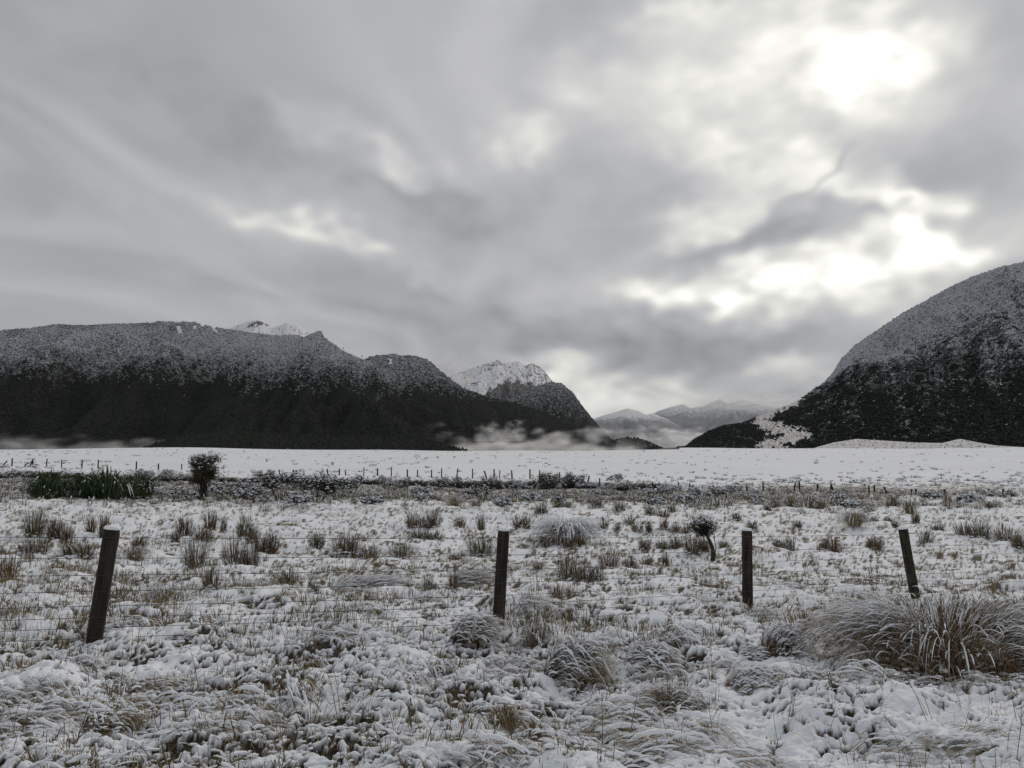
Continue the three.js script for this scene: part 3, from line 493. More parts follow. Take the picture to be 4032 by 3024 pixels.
// ---------- near fence: round wooden posts and eight wires ----------
const POSTS = [[[-4.34,1.343,-8.646],[-4.491,0.143,-8.646]],[[-0.107,1.159,-10.226],[-0.177,-0.041,-10.226]],[[3.713,0.907,-12.592],[3.699,-0.293,-12.592]],[[7.061,0.748,-14.384],[7.231,-0.452,-14.384]]];
{
  const f = new THREE.Group(); f.name = numbered('wire_fence');
  const V = ([x, y, z]) => new THREE.Vector3(x, y, z);
  const step = [V(POSTS[1][1]).sub(V(POSTS[0][1])), V(POSTS[3][1]).sub(V(POSTS[2][1]))];
  const all = [[V(POSTS[0][0]).sub(step[0]).add(V([-0.2, 0.05, 0])), V(POSTS[0][1]).sub(step[0])], ...POSTS.map(([t, q]) => [V(t), V(q)]), [V(POSTS[3][0]).add(step[1]), V(POSTS[3][1]).add(step[1])]];
  const wood = (seed) => {
    const R = rng(seed), tone = new THREE.Color().setRGB(0.024, 0.018, 0.013);
    return tone.multiplyScalar(0.9 + 0.3 * R()).toArray();
  };
  all.forEach(([top, foot], i) => {
    const axis = top.clone().sub(foot), H = axis.length(), M = new Mesher(), n = 22, rows = 26, rad = [0.083, 0.083, 0.078, 0.083, 0.083, 0.083][i], t0 = wood(300 + i), ids = [];
    const q = new THREE.Quaternion().setFromUnitVectors(new THREE.Vector3(0, 1, 0), axis.clone().normalize());
    for (let k = 0; k <= rows; k++) {
      ids.push([]);
      const y = -0.25 + (H + 0.25) * k / rows, e = k === rows ? 0.9 : 1;
      for (let j = 0; j < n; j++) {
        const a = j / n * 6.283, crack = N3(Math.cos(a) * 2.6 + i * 7, y * 0.5, Math.sin(a) * 2.6), fine = N3(Math.cos(a) * 9, y * 1.6 + i, Math.sin(a) * 9), rr = rad * e * (1 + 0.03 * crack + 0.025 * fine - (crack > 0.55 ? 0.06 : 0));
        const moss = i === 4 ? sstep(0.1, 0.6, N3(Math.cos(a) * 3, y * 5, Math.sin(a) * 3 + 9)) * 0.7 : 0, c = mixc(t0.map((x) => x * (1 + 0.8 * fine) * (crack > 0.5 ? 1.7 : 1)), [0.06, 0.065, 0.03], moss);
        ids[k].push(M.v(Math.cos(a) * rr, y, Math.sin(a) * rr, c));
      }
    }
    for (let k = 0; k < rows; k++) for (let j = 0; j < n; j++) M.quad(ids[k][j], ids[k + 1][j], ids[k + 1][(j + 1) % n], ids[k][(j + 1) % n]);
    const ct = M.v(0, H + 0.004, 0, t0.map((x) => x * 2));
    for (let j = 0; j < n; j++) M.tri(ids[rows][j], ct, ids[rows][(j + 1) % n]);
    const post = M.build('post', f); post.position.copy(foot); post.quaternion.copy(q);
    const S = new Mesher(), R = rng(320 + i), rim = [];
    const cs = [[1.03, -0.004], [1.05, 0.008], [0.92, 0.024], [0.6, 0.033], [0.25, 0.036]];
    cs.forEach(([s, y], k) => { rim.push([]); for (let j = 0; j < 18; j++) { const a = j / 18 * 6.283, w = s * rad * (0.96 + 0.07 * N2(Math.cos(a) * 2 + i, Math.sin(a) * 2)); rim[k].push(S.v(Math.cos(a) * w, H + y + 0.004 * R() + 0.003, Math.sin(a) * w, C.snow)); } });
    for (let k = 0; k < cs.length - 1; k++) for (let j = 0; j < 18; j++) S.quad(rim[k][j], rim[k + 1][j], rim[k + 1][(j + 1) % 18], rim[k][(j + 1) % 18]);
    const cc = S.v(0, H + 0.038, 0, C.snow);
    for (let j = 0; j < 18; j++) S.tri(rim[4][j], cc, rim[4][(j + 1) % 18]);
    S.build('snow_cap', post, MAT.snow);
  });
  for (const s of [0.07, 0.25, 0.4, 0.54, 0.67, 0.77, 0.86, 0.95]) {
    const pts = [];
    all.forEach(([top, foot], i) => {
      const side = new THREE.Vector3(0.45, 0, 0.9).multiplyScalar(0.084), p = top.clone().lerp(foot, s).add(side);
      if (i) { const prev = pts[pts.length - 1]; for (const t of [0.33, 0.66]) pts.push(prev.clone().lerp(p, t).add(new THREE.Vector3(0, -0.008 * (1 + N2(s * 30, i * 3)), 0))); }
      pts.push(p);
    });
    const m = new THREE.Mesh(new THREE.TubeGeometry(new THREE.CatmullRomCurve3(pts), 60, 0.003, 5), MAT.wire); m.name = 'wire'; f.add(m);
  }
  add(tag(f, 'post and wire fence with snow-capped round posts crossing the foreground', 'fence'));
}
// ---------- old fence along the stream bank, and the one at the hill's foot ----------
function farFence(list, label, rad, tone, snow) {
  const f = new THREE.Group(); f.name = numbered('wire_fence'); const tops = [];
  list.forEach(([b, r, h = 1.05, lean = 0], i) => {
    const [x, z] = polar(b, r), y = groundY(x, z), M = new Mesher(), R = rng(900 + i), bx = Math.cos(b * DEG), bz = Math.sin(b * DEG), c = tone.map((t) => t * (0.7 + 0.6 * R())), hh = h * 1.08, k = rad * (0.8 + 0.45 * R());
    M.twig(new THREE.Vector3(0, -0.25, 0), new THREE.Vector3(lean * bx * 0.5, hh * 0.55, lean * bz * 0.5), k, k * 0.97, c);
    M.twig(new THREE.Vector3(lean * bx * 0.5, hh * 0.55, lean * bz * 0.5), new THREE.Vector3(lean * bx, hh, lean * bz), k * 0.97, k * 0.92, c);
    const top = M.v(lean * bx, hh + 0.01, lean * bz, c), n = M.p.length / 3;
    for (let j = 0; j < 5; j++) M.tri(n - 6 + j, n - 6 + (j + 1) % 5, top);
    const post = M.build('post', f); post.position.set(x, y, z);
    if (snow) { const S = new Mesher(); S.lump(lean * bx, hh + 0.025, lean * bz, k * 1.05, 0.05, k * 1.05, R); S.build('snow_cap', post, MAT.snow); }
    if (Math.abs(lean) < 0.25) tops.push([new THREE.Vector3(x + lean * bx, y, z + lean * bz), hh]);
  });
  for (const s of [0.35, 0.65, 0.92]) { const m = new THREE.Mesh(new THREE.TubeGeometry(new THREE.CatmullRomCurve3(tops.map(([p, h]) => p.clone().add(new THREE.Vector3(0, h * s, rad)))), tops.length * 3, 0.002, 3), MAT.wire); m.name = 'wire'; f.add(m); }
  add(tag(f, label, 'fence'));
}
farFence([[-32.81,114,0.57,0.52],[-32.29,114,0.9,0.0],[-31.73,114,0.45,0.66],[-31.38,114,0.82,0.33],[-31.24,114,0.93,0.07],[-30.47,114,0.93,0.04],[-29.65,114,0.9,0.0],[-28.53,114,0.93,0.04],[-27.62,114,1.01,0.04],[-25.39,114,0.97,0.0],[-24.07,114,0.75,0.0],[-22.65,114,0.71,0.0],[-16.37,106.6,0.53,0.0],[-15.44,106.2,0.56,0.0],[-14.72,105.9,0.53,0.0],[-13.09,105.3,0.73,-0.07],[-12.3,105.0,0.8,0.0],[-11.83,104.8,0.56,-0.14],[-10.61,104.3,0.99,0.03],[-9.63,103.9,0.85,0.0],[-8.66,103.5,1.09,0.0],[-7.53,103.1,0.88,0.0],[-6.8,102.8,0.85,0.0],[-5.8,102.4,0.91,0.0],[-5.08,102.2,1.14,0.0],[-4.0,101.8,1.07,0.16],[-2.85,101.3,1.13,0.0],[-1.8,100.9,0.96,-0.39],[-1.3,100.7,1.09,0.0],[-0.9,100.6,1.02,0.03],[0.02,100.2,1.05,-0.1],[1.3,99.4,1.17,0.0],[2.0,98.7,1.07,0.0],[3.43,97.4,0.96,0.0],[5.42,95.5,1.01,0.25],[6.31,94.7,1.15,0.0],[8.25,92.8,0.98,0.06],[10.16,91.0,0.87,-0.21],[10.46,90.7,0.9,0.09],[11.9,89.3,1.03,-0.09],[12.59,88.6,0.82,0.06],[14.24,87.0,0.7,0.0],[15.21,86.0,0.55,0.0],[16.49,84.7,0.65,0.0],[17.56,83.6,0.81,0.0],[19.57,81.6,0.76,0.13],[19.92,81.2,0.86,0.0],[21.04,80.0,0.72,0.05],[21.91,79.1,0.87,0.0],[22.1,78.8,0.71,-0.25],[24.23,76.5,0.72,0.0],[24.55,76.1,0.81,0.0],[25.33,76,0.54,-0.29],[26.72,76,0.45,0.0],[26.98,76,0.52,0.0],[28.61,76,0.47,0.0],[31.0,76,0.52,0.0],[31.76,76,0.54,0.0]], 'old leaning post fence along the stream bank beyond the scrub', 0.082, [0.03, 0.026, 0.022], true);
farFence([[24.76,425],[25.67,425],[26.48,425],[27.26,425],[27.97,425],[28.7,425],[29.43,425],[30.15,425],[30.88,425],[31.62,425],[32.32,425],[33.07,425]], 'distant thin fence at the foot of the wooded hill', 0.09, [0.03, 0.026, 0.022], false);

// ---------- single plants ----------
// where a plant stands: the gap between fence posts through which it is seen, and how far out; members of one place are counted away from the first post
const ORD = ['first', 'second', 'third', 'fourth', 'fifth', 'sixth', 'seventh', 'eighth', 'ninth', 'tenth', 'eleventh', 'twelfth', 'thirteenth', 'fourteenth', 'fifteenth', 'sixteenth', 'seventeenth', 'eighteenth', 'nineteenth', 'twentieth'];
function placed(list, noun, bands) {
  const gap = (b) => (b < -26.7 ? 'outside the first post' : b < -0.8 ? 'between first and second posts' : b < 16.3 ? 'between second and third posts' : b < 26.6 ? 'between third and fourth posts' : 'beyond the fourth post'), out = [], cells = new Map();
  list.forEach(([b, r], i) => { const k = bands.find(([d]) => r < d)[1] + ', seen ' + gap(b); if (!cells.has(k)) cells.set(k, []); cells.get(k).push([b, i]); });
  for (const [k, members] of cells) { const away = k.includes('outside') ? -1 : 1; members.sort((p, q) => away * (p[0] - q[0])).forEach(([, i], n) => { out[i] = (members.length > 1 ? ORD[n] + ' ' : 'single ') + noun + ' ' + k; }); }
  return out;
}
const ONE = {TREE:[-21.26,49.07,1.58,2.72],SNAG:[-23.96,47.15,0.46,0.94],BENT:[-2.25,41.17,0.8,1.22],LONE:[14.09,23.73,0.9,1.29],MOUND:[3.9,27.29,2.47,0.79],OLIVE:[23.29,35.37,1.26,0.57],BIG:[28.37,9.51,1.84,0.71],BIGB:[32.41,10.55,1.23,0.68],DARK:[18.7,9.0,0.49,0.38],ARCH:[4.57,7.49,0.65,0.46],ARCHB:[-2.46,9.03,0.61,0.32],STALK:[24.3,16.31,0.21,0.58],UPR:[1.7,8.82,0.26,0.4],BROWNA:[-0.56,5.68,0.27,0.16],BROWNB:[1.42,5.53,0.2,0.11],RANK:[11.07,6.36,0.68,0.31],MASS:[-10.18,14.52,1.55,0.61],MASSB:[-2.84,16.11,1.09,0.57],LONGA:[16.85,7.4,0.57,0.26],LONGB:[9.72,8.14,0.6,0.29],LONGC:[0.61,7.55,0.46,0.27],LEFT:[-26.39,6.06,0.39,0.18],LEFTB:[-23.99,7.49,0.48,0.17],SHB:[20.25,7.55,0.49,0.22],DARKB:[16.57,8.85,0.37,0.14]};
const RUSHES = [[-30.95,29.2,0.75,0.9],[-29.86,28.97,0.56,0.75],[-29.21,28.4,0.46,0.64],[-27.86,30.39,0.39,0.61],[-27.11,29.67,0.48,0.81],[-22.37,29.79,0.72,0.72],[-20.73,32.92,0.64,0.8],[-21.18,27.62,0.71,0.53],[-19.92,32.14,0.31,0.62],[-18.61,29.44,0.57,0.76],[-18.1,26.75,0.52,0.6],[-32.23,16.97,0.44,0.63],[-21.6,19.13,0.68,0.74],[-19.13,19.67,0.7,0.89],[-18.15,19.44,0.5,0.75],[-20.61,14.18,0.37,0.43],[-22.91,28.17,0.36,0.36],[-30.9,23.45,0.83,0.45],[-28.92,23.45,0.61,0.45],[-25.1,24.99,0.48,0.4],[-28.2,22.17,0.57,0.43],[-17.43,24.21,0.7,0.62],[-16.68,24.02,0.39,0.62],[-13.79,24.99,0.56,0.56],[-11.71,23.35,0.98,0.64],[-10.21,22.8,0.74,0.52],[-7.11,31.89,0.62,0.77],[-6.39,31.89,0.62,0.57],[-5.67,32.01,0.72,0.77],[-6.65,27.51,0.8,0.36],[-5.57,27.51,0.71,0.36],[-3.76,32.53,0.63,0.52],[-2.21,32.27,0.42,0.73],[-2.21,23.64,0.92,0.65],[-15.61,14.46,0.42,0.33],[-5.99,13.79,0.27,0.27],[-4.19,14.07,0.23,0.32],[-13.91,13.68,0.26,0.2],[-7.9,22.35,0.87,0.43],[-4.11,22.53,0.44,0.29],[0.44,32.79,0.63,0.53],[1.08,32.53,0.42,0.58],[2.44,26.12,0.34,0.27],[4.08,25.7,0.5,0.33],[4.99,25.5,0.33,0.37],[5.81,33.05,0.32,0.3],[6.53,32.14,0.52,0.47],[7.56,32.27,0.31,0.29],[9.76,32.53,0.34,0.58],[10.82,33.18,0.43,0.48],[8.43,35.94,0.52,0.42],[8.96,32.53,0.63,0.42],[9.86,41.0,0.66,0.53],[10.75,40.03,0.78,0.52],[11.61,32.27,0.52,0.47],[12.31,32.27,0.52,0.52],[9.47,25.3,0.49,0.39],[10.71,25.81,0.58,0.42],[11.59,25.91,0.5,0.5],[12.72,24.8,0.64,0.56],[13.5,25.19,0.49,0.49],[14.88,27.4,0.44,0.35],[6.96,20.8,0.67,0.5],[8.39,20.15,0.39,0.4],[10.87,21.91,0.23,0.46],[9.55,21.65,0.42,0.31],[4.07,16.77,0.6,0.62],[5.15,16.63,0.48,0.43],[6.05,16.7,0.43,0.33],[4.24,13.62,0.26,0.35],[3.16,13.62,0.31,0.26],[7.72,42.5,0.69,0.62],[6.1,43.88,0.85,0.5],[11.46,43.19,0.56,0.49],[3.37,43.53,0.84,0.56],[2.09,40.19,0.91,0.58],[19.13,27.07,0.52,0.42],[18.39,27.62,0.36,0.27],[22.0,26.33,0.51,0.55],[24.54,27.73,0.54,0.45],[24.24,28.29,0.37,0.37],[21.45,27.29,0.35,0.35],[27.43,30.27,0.59,0.49],[25.71,36.52,0.31,0.33],[26.9,38.62,0.44,0.47],[25.35,38.93,0.38,0.28],[29.63,32.66,0.84,0.53],[30.45,32.4,0.84,0.63],[31.65,31.89,0.72,0.62],[32.41,28.97,0.47,0.47],[19.73,34.4,0.44,0.33],[17.79,43.88,0.57,0.35],[21.14,27.62,0.27,0.27],[28.1,34.54,0.56,0.33],[24.45,39.4,0.51,0.28],[16.76,33.58,0.54,0.43],[15.77,38.62,0.5,0.37]], rushNames = placed(RUSHES, 'rush clump', [[22, 'close behind the fence'], [32, 'in the near field'], [1e4, 'far out in the field']]);
RUSHES.forEach(([b, r, w, h], i) => rushClump(b, r, w * 1.25, h * 1.12, 1000 + i, rushNames[i], 'rush clumps scattered over the field'));
const SHRUBS = [[-32.07,88.24,1.88,1.25],[-23.8,85.13,2.75,1.37],[-22.79,84.45,2.18,1.09],[-22.84,54.01,1.22,0.63],[-21.86,50.87,0.98,0.53],[-20.15,58.26,1.69,1.13],[-19.16,47.72,1.69,1.23],[-18.09,46.59,1.05,0.9],[-16.33,46.78,1.66,1.69],[-15.1,42.5,1.23,0.85],[-13.91,48.49,1.56,1.75],[-12.29,49.47,1.44,1.52],[-14.58,96.34,1.24,0.87],[-9.73,43.88,0.48,0.45],[-10.62,44.06,0.85,0.45],[-7.41,73.73,1.67,1.38],[-5.38,80.83,1.83,1.36],[-4.14,90.75,2.34,1.52],[-6.05,49.27,1.11,0.67],[-1.58,87.19,2.25,1.63],[-10.99,92.94,2.4,1.2],[-9.39,88.6,2.29,1.14],[-0.66,44.23,0.86,0.64],[-17.2,94.82,2.45,1.53],[-25.02,95.2,2.15,1.23],[2.82,79.86,2.06,2.27],[4.38,95.2,1.54,2.0],[8.18,70.57,1.25,1.18],[10.76,61.36,0.83,0.83],[13.22,59.2,1.43,0.86],[6.83,86.16,1.95,0.97],[5.2,85.47,1.65,1.05],[9.7,68.62,1.33,0.75],[15.46,75.22,2.18,1.09],[-8.49,77.35,2.0,1.12],[-6.59,63.1,1.43,0.81],[-3.04,58.96,1.52,0.86],[0.72,81.8,2.38,1.19],[1.63,50.66,1.14,0.65],[6.1,64.38,1.45,0.79],[7.46,95.2,2.46,1.23],[9.17,90.75,2.34,1.17],[10.31,47.34,0.92,0.55],[12.34,49.66,1.12,0.64],[14.51,60.88,1.57,0.86],[16.81,62.6,1.62,0.89],[17.39,50.87,0.98,0.56],[22.33,57.34,1.48,0.74],[23.18,47.34,0.92,0.52],[29.99,59.2,1.72,0.69],[31.75,62.85,1.83,0.73],[28.03,61.61,1.39,0.72],[11.65,78.91,0.87,0.76],[3.37,50.06,0.58,0.55]], shrubNames = placed(SHRUBS, 'snowy bush', [[62, 'in the front scrub'], [1e4, 'in the deeper scrub']]);
SHRUBS.forEach(([b, r, w, h], i) => shrub('scrub_bush', b, r, w * 1.15, h * 1.0, 1300 + i, shrubNames[i], { stems: 13, leaf: Math.max(0.04, h * 0.036), leaves: 1.3, snow: 0.55, lumpSize: 0.07, tint: i % 3 ? [0.022, 0.024, 0.015] : [0.045, 0.034, 0.02] }, 'shrub', 'bushes of the streamside scrub'));
const TUSSOCKS = [[18.3,47.15,1.22,0.64],[19.28,47.34,1.15,0.7],[20.58,47.72,1.15,0.71],[25.61,52.52,0.98,0.68],[26.56,44.06,0.77,0.68],[28.73,50.66,0.69,0.82],[24.17,44.59,0.81,0.4],[-4.13,44.59,1.51,0.63],[0.26,65.41,1.27,0.51],[5.74,48.49,1.1,0.38],[3.91,43.88,0.85,0.37],[7.73,54.01,1.05,0.42],[1.89,17.94,0.41,0.21],[-25.3,22.17,0.72,0.39],[-23.42,14.12,0.64,0.31],[-2.67,43.88,0.57,0.42],[21.21,47.15,0.91,0.61],[31.06,46.04,1.19,0.39]], tussockNames = placed(TUSSOCKS, 'snow-draped tussock', [[25, 'close behind the fence'], [1e4, 'out towards the scrub']]);
TUSSOCKS.forEach(([b, r, w, h], i) => tussock(onGround(b, r), w * 1.1, h, 1400 + i, tussockNames[i], { n: 220, snow: 0.5, thick: Math.max(0.006, r * 0.0003), coat: Math.max(0.011, r * 0.00045), group: 'snow-draped tussocks beyond the fence' }));
// flax
[[-30.3,51.48,2.66,1.73],[-28.42,52.1,2.52,1.68],[-26.91,51.89,2.85,1.94],[-25.21,54.44,2.28,1.69]].forEach(([b, r, w, h], i) => {
  const R = rng(1500 + i), o = base('flax_bush', onGround(b, r)), S = new Mesher(), W = new Mesher();
  for (let k = 0; k < 420; k++) {
    const a = R() * 6.283, q = Math.sqrt(R()) * w * 0.3, j = 0.6 + 0.9 * R(), hi = R() < 0.2 ? [0.09, 0.1, 0.045] : [0.03 * j, 0.062 * j, 0.022 * j], az = a + (R() - 0.5) * 1.4, X = w * (0.12 + 0.5 * R()), H = h * (0.3 + 0.75 * R()) * (1 - 0.45 * (q / (w * 0.3)) ** 2), ta = 0.45 + 0.35 * R();
    S.blade(Math.sin(a) * q, -0.05, Math.cos(a) * q, az, X, H, ta, 0.035 + 0.03 * R(), hi, hi, 6, -0.03);
    if (R() < 0.12) { const t0 = 0.4 + 0.3 * R(); W.coat(Math.sin(a) * q, -0.05, Math.cos(a) * q, az, X, H, ta, 0.022, t0, t0 + 0.25, R, 4, -0.03); }
  }
  S.build('leaves', o, MAT.plain, 'stuff'); W.build('snow', o, MAT.snow, 'stuff');
  add(tag(o, ['green flax bush at the outer end of the flax row', 'green flax bush second from the outer end of its row', 'tallest green flax bush in the row by the stream', 'green flax bush at the end of its row towards the small tree'][i], 'flax'));
});
{ // small tree at the end of the scrub: dark stems, flaring snow-flecked head
  const [b, r, w, h0] = ONE.TREE, h = h0 * 0.92, R = rng(77), o = base('small_tree', onGround(b, r)), T = new Mesher();
  for (let k = 0; k < 6; k++) { const a = R() * 6.283, d = 0.1 + 0.12 * R(); T.twig(new THREE.Vector3(Math.cos(a) * 0.12, -0.1, Math.sin(a) * 0.12), new THREE.Vector3(Math.cos(a) * d, h * 0.62, Math.sin(a) * d), 0.05, 0.03, C.bark); }
  T.build('trunk', o);
  const mid = shrubParts(o, R, w * 0.5, h * 0.75, { stems: 16, leaf: 0.055, leaves: 2.2, snow: 0.05, tint: [0.05, 0.042, 0.018], spread: 0.6, lumpSize: 0.05 });
  const [B, L, W] = shrubParts(o, R, w * 0.95, h * 1.06, { stems: 16, leaf: 0.05, leaves: 1.6, snow: 0.5, foot: h * 0.5, tint: [0.045, 0.042, 0.02], spread: 1.15, lumpSize: 0.055 });
  B.build('branches', o); mid[0].build('stems', o); mid[1].build('foliage', o, MAT.flat, 'stuff'); L.build('crown', o, MAT.flat, 'stuff'); W.build('snow', o, MAT.snow, 'stuff');
  add(tag(o, 'tallest small tree in the scrub, narrow dark body and snow-flecked head', 'tree'));
}
shrub('dead_sapling', ...ONE.SNAG, 81, 'thin dead sapling beside the green flax', { stems: 4, leaves: 0.3, snow: 0.5, spread: 0.7, lumpSize: 0.05 }, 'sapling');
shrub('bent_bush', ...ONE.BENT, 82, 'tall narrow bush on a dark bent stem in mid-field', { stems: 7, leaf: 0.035, leaves: 1.4, snow: 0.5, spread: 0.9, lumpSize: 0.045, foot: ONE.BENT[3] * 0.25, tint: [0.03, 0.03, 0.018] }, 'shrub');
{ // lone mop-headed tree between the third and fourth posts
  const [b, r, w, h] = ONE.LONE, R = rng(91), o = base('mop_headed_tree', onGround(b, r)), T = new Mesher(), bx = Math.cos(b * DEG), bz = Math.sin(b * DEG), P = (s, y) => new THREE.Vector3(s * bx, y, s * bz);
  const path = [P(0.0, -0.1), P(0.02, 0.2 * h), P(-0.02, 0.36 * h), P(-0.1, 0.5 * h), P(-0.2, 0.66 * h)];
  for (let k = 0; k < 4; k++) T.twig(path[k], path[k + 1], 0.08 - 0.011 * k, 0.069 - 0.011 * k, C.bark);
  T.twig(P(0.1, 0.12 * h), P(0.06, 0.62 * h), 0.012, 0.008, C.bark); T.twig(P(0.13, 0.3 * h), P(-0.02, 0.7 * h), 0.01, 0.006, C.bark);
  T.build('trunk', o);
  const L = new Mesher(), W = new Mesher(), B = new Mesher(), cx = -0.24;
  for (let i = 0; i < 5200; i++) {
    let x, y, z; do { x = R() * 2 - 1; y = R() * 2 - 1; z = R() * 2 - 1; } while (x * x + y * y + z * z > 1);
    const k = 0.85 + 0.28 * N3(x * 1.8, y * 1.8, z * 1.8), flat = y < 0 ? 0.85 : 1, pinch = y < 0 ? 1 + 0.45 * y : 1, q = P(cx + x * w * 0.54 * k * pinch, h * 0.74 + y * h * 0.3 * flat * k); q.z += z * w * 0.5 * k * pinch; const s = 0.014 + 0.018 * R(), j = 0.5 + R(), c = [0.016 * j, 0.017 * j, 0.011 * j], e = () => L.v(q.x + (R() - 0.5) * 2 * s, q.y + (R() - 0.5) * 2 * s, q.z + (R() - 0.5) * 2 * s, c);
    L.tri(e(), e(), e());
    if (y > 0.35 && x * x + y * y + z * z > 0.6 && R() < 0.3) { const t = 0.008 + 0.013 * R(); W.lump(q.x, q.y + t, q.z, t * 1.5, t * 0.6, t * 1.2, R, C.snow, R() * 6); }
    if (R() < 0.03) B.twig(P(-0.2, h * 0.62), q, 0.006, 0.003, C.bark);
  }
  L.build('crown', o, MAT.flat, 'stuff'); B.build('branches', o, MAT.plain, 'stuff'); W.build('snow', o, MAT.snow, 'stuff');
  add(tag(o, 'lone dwarf tree with dark round head and thin bent trunk', 'tree'));
}
const TWIGS = [[-6.85,189.16,1.59,1.59],[-5.4,203.25,0.66,0.92],[-6.16,190.68,0.49,0.62],[-2.9,167.81,0.54,0.87],[-10.0,143.04,1.66,0.83],[-4.15,211.53,0.82,0.82],[-17.24,161.24,0.52,0.62],[-12.74,151.27,0.39,0.78],[29.89,233.73,0.45,0.75],[13.78,143.04,0.65,0.28]], twigNames = placed(TWIGS, 'tiny twiggy plant', [[1e4, 'on the white terrace']]);
TWIGS.forEach(([b, r, w, h], i) => shrub('twiggy_plant', b, r, w, h, 1600 + i, twigNames[i], { stems: 6, leaf: 0.06, leaves: 0.4, snow: 0.2, lumpSize: 0.08, levels: 2 }, 'plant', 'twiggy plants on the white terrace'));
const spotOf = (k) => onGround(ONE[k][0], ONE[k][1]), T = (k, seed, label, o) => tussock(spotOf(k), ONE[k][2] * (o.kw ?? 1), ONE[k][3] * (o.kh ?? 1), seed, label, o);
T('MOUND', 2001, 'broad mop-like tussock under a thick quilt of snow in mid-field', { n: 840, snow: 0.95, coat: 0.035, thick: 0.009, straw: 0.5 });
T('OLIVE', 2002, 'low straw-coloured tussock with arching blades beyond the third post', { n: 760, snow: 0.35, coat: 0.014, thick: 0.008, straw: 0.8 });
T('BIG', 2003, 'largest tussock, a great mop of snowy blades at the last post', { n: 5200, snow: 0.34, straw: 0.06, coat: 0.008, kh: 0.85, thick: 0.0045, up: 26, kw: 1.45, sides: true });
T('BIGB', 2004, 'big browner tussock leaning against the largest one at the picture edge', { n: 2600, snow: 0.3, straw: 0.12, coat: 0.007, kh: 0.85, thick: 0.0045, up: 50, kw: 1.3, sides: true });
T('DARK', 2005, 'hollow dark-sided tussock to the near side of the largest one', { n: 840, snow: 0.6, coat: 0.011, straw: 0.1, fall: 1.7 });
T('SHB', 2006, 'flattened snowy tussock below the hollow dark-sided one', { n: 840, snow: 0.75, coat: 0.011, fall: 1.2 });
T('ARCH', 2007, 'wave-shaped tussock combed over in front of the second post gap', { n: 1300, snow: 0.6, coat: 0.012, straw: 0.5, fall: 1.3 });
T('ARCHB', 2008, 'low arching snow-covered tussock at the foot of the second post', { n: 760, snow: 0.8, coat: 0.013, fall: 1.3 });
T('UPR', 2009, 'upright green-brown grass tuft behind the wave-shaped tussock', { n: 120, snow: 0.3, up: 60, straw: 0.2, thick: 0.004, kw: 2.4 });
T('BROWNA', 2010, 'brown dome of bare grass showing through the snow in front', { n: 420, snow: 0.12, straw: 0.45, coat: 0.01, thick: 0.005 });
T('BROWNB', 2011, 'smaller brown grass dome beside the larger bare dome', { n: 300, snow: 0.2, straw: 0.45, coat: 0.01, thick: 0.005 });
T('RANK', 2012, 'sprawling rank grass clump with long stray blades in front', { n: 520, snow: 0.4, straw: 0.45, up: 60, coat: 0.01, thick: 0.005, fall: 4.9 });
T('MASS', 2013, 'wide low snow-laden tussock behind the wires before the second post', { n: 1400, snow: 0.5, coat: 0.012, straw: 0.12, fall: 1.9, kh: 0.65 });
T('MASSB', 2014, 'smaller snow-laden tussock close behind the second post', { n: 840, snow: 0.5, coat: 0.012, straw: 0.12, fall: 1.5, kh: 0.65 });
T('LONGA', 2015, 'combed snowy tussock below the third post', { n: 960, snow: 0.75, coat: 0.012, fall: 1.4 });
T('LONGB', 2016, 'smooth snow-padded tussock between second and third posts', { n: 840, snow: 0.85, coat: 0.014, fall: 1.1 });
T('LONGC', 2017, 'snowy tussock hugging the near side of the wave-shaped one', { n: 760, snow: 0.75, coat: 0.012, fall: 1.6 });
T('DARKB', 2018, 'small snowy tussock just under the third post', { n: 480, snow: 0.7, coat: 0.01, fall: 1.5 });
T('LEFT', 2019, 'dark tangled grass clump nearest the viewer below the first post', { n: 700, kh: 0.6, fall: 1.2, straw: 0.1, snow: 0.35, coat: 0.01 });
T('LEFTB', 2020, 'pale matted grass clump in front of the first post', { n: 600, kh: 0.7, fall: 1.4, snow: 0.5, coat: 0.01, straw: 0.5 });
{ // dead dock stalk beside the largest tussock
  const [b, r, w, h] = ONE.STALK, R = rng(95), o = base('dead_weed_stalk', onGround(b, r)), S = new Mesher(), L = new Mesher(), W = new Mesher(), bx = Math.cos(b * DEG);
  for (const [dx, k] of [[0, 1], [0.12, 0.7], [-0.05, 0.6]]) {
    const a = new THREE.Vector3(dx * 0.4, -0.05, 0), c = new THREE.Vector3(dx - 0.06 * k, h * k * 1.1, 0.02);
    S.twig(a, c, 0.006, 0.003, C.dark);
    for (let i = 0; i < 60 * k; i++) { const p = a.clone().lerp(c, 0.25 + 0.75 * R()), s = 0.012 + 0.01 * R(), e = () => L.v(p.x + (R() - 0.5) * 3 * s, p.y + (R() - 0.5) * 2 * s, p.z + (R() - 0.5) * 3 * s, [0.025, 0.014, 0.01]); L.tri(e(), e(), e()); if (R() < 0.15) W.lump(p.x, p.y + s, p.z, s, s * 0.5, s, R); }
  }
  S.build('stems', o); L.build('seed_heads', o, MAT.flat, 'stuff'); W.build('snow', o, MAT.snow, 'stuff');
  add(tag(o, 'dead dark weed stalk with dried seed heads beside the largest tussock', 'weed'));
}

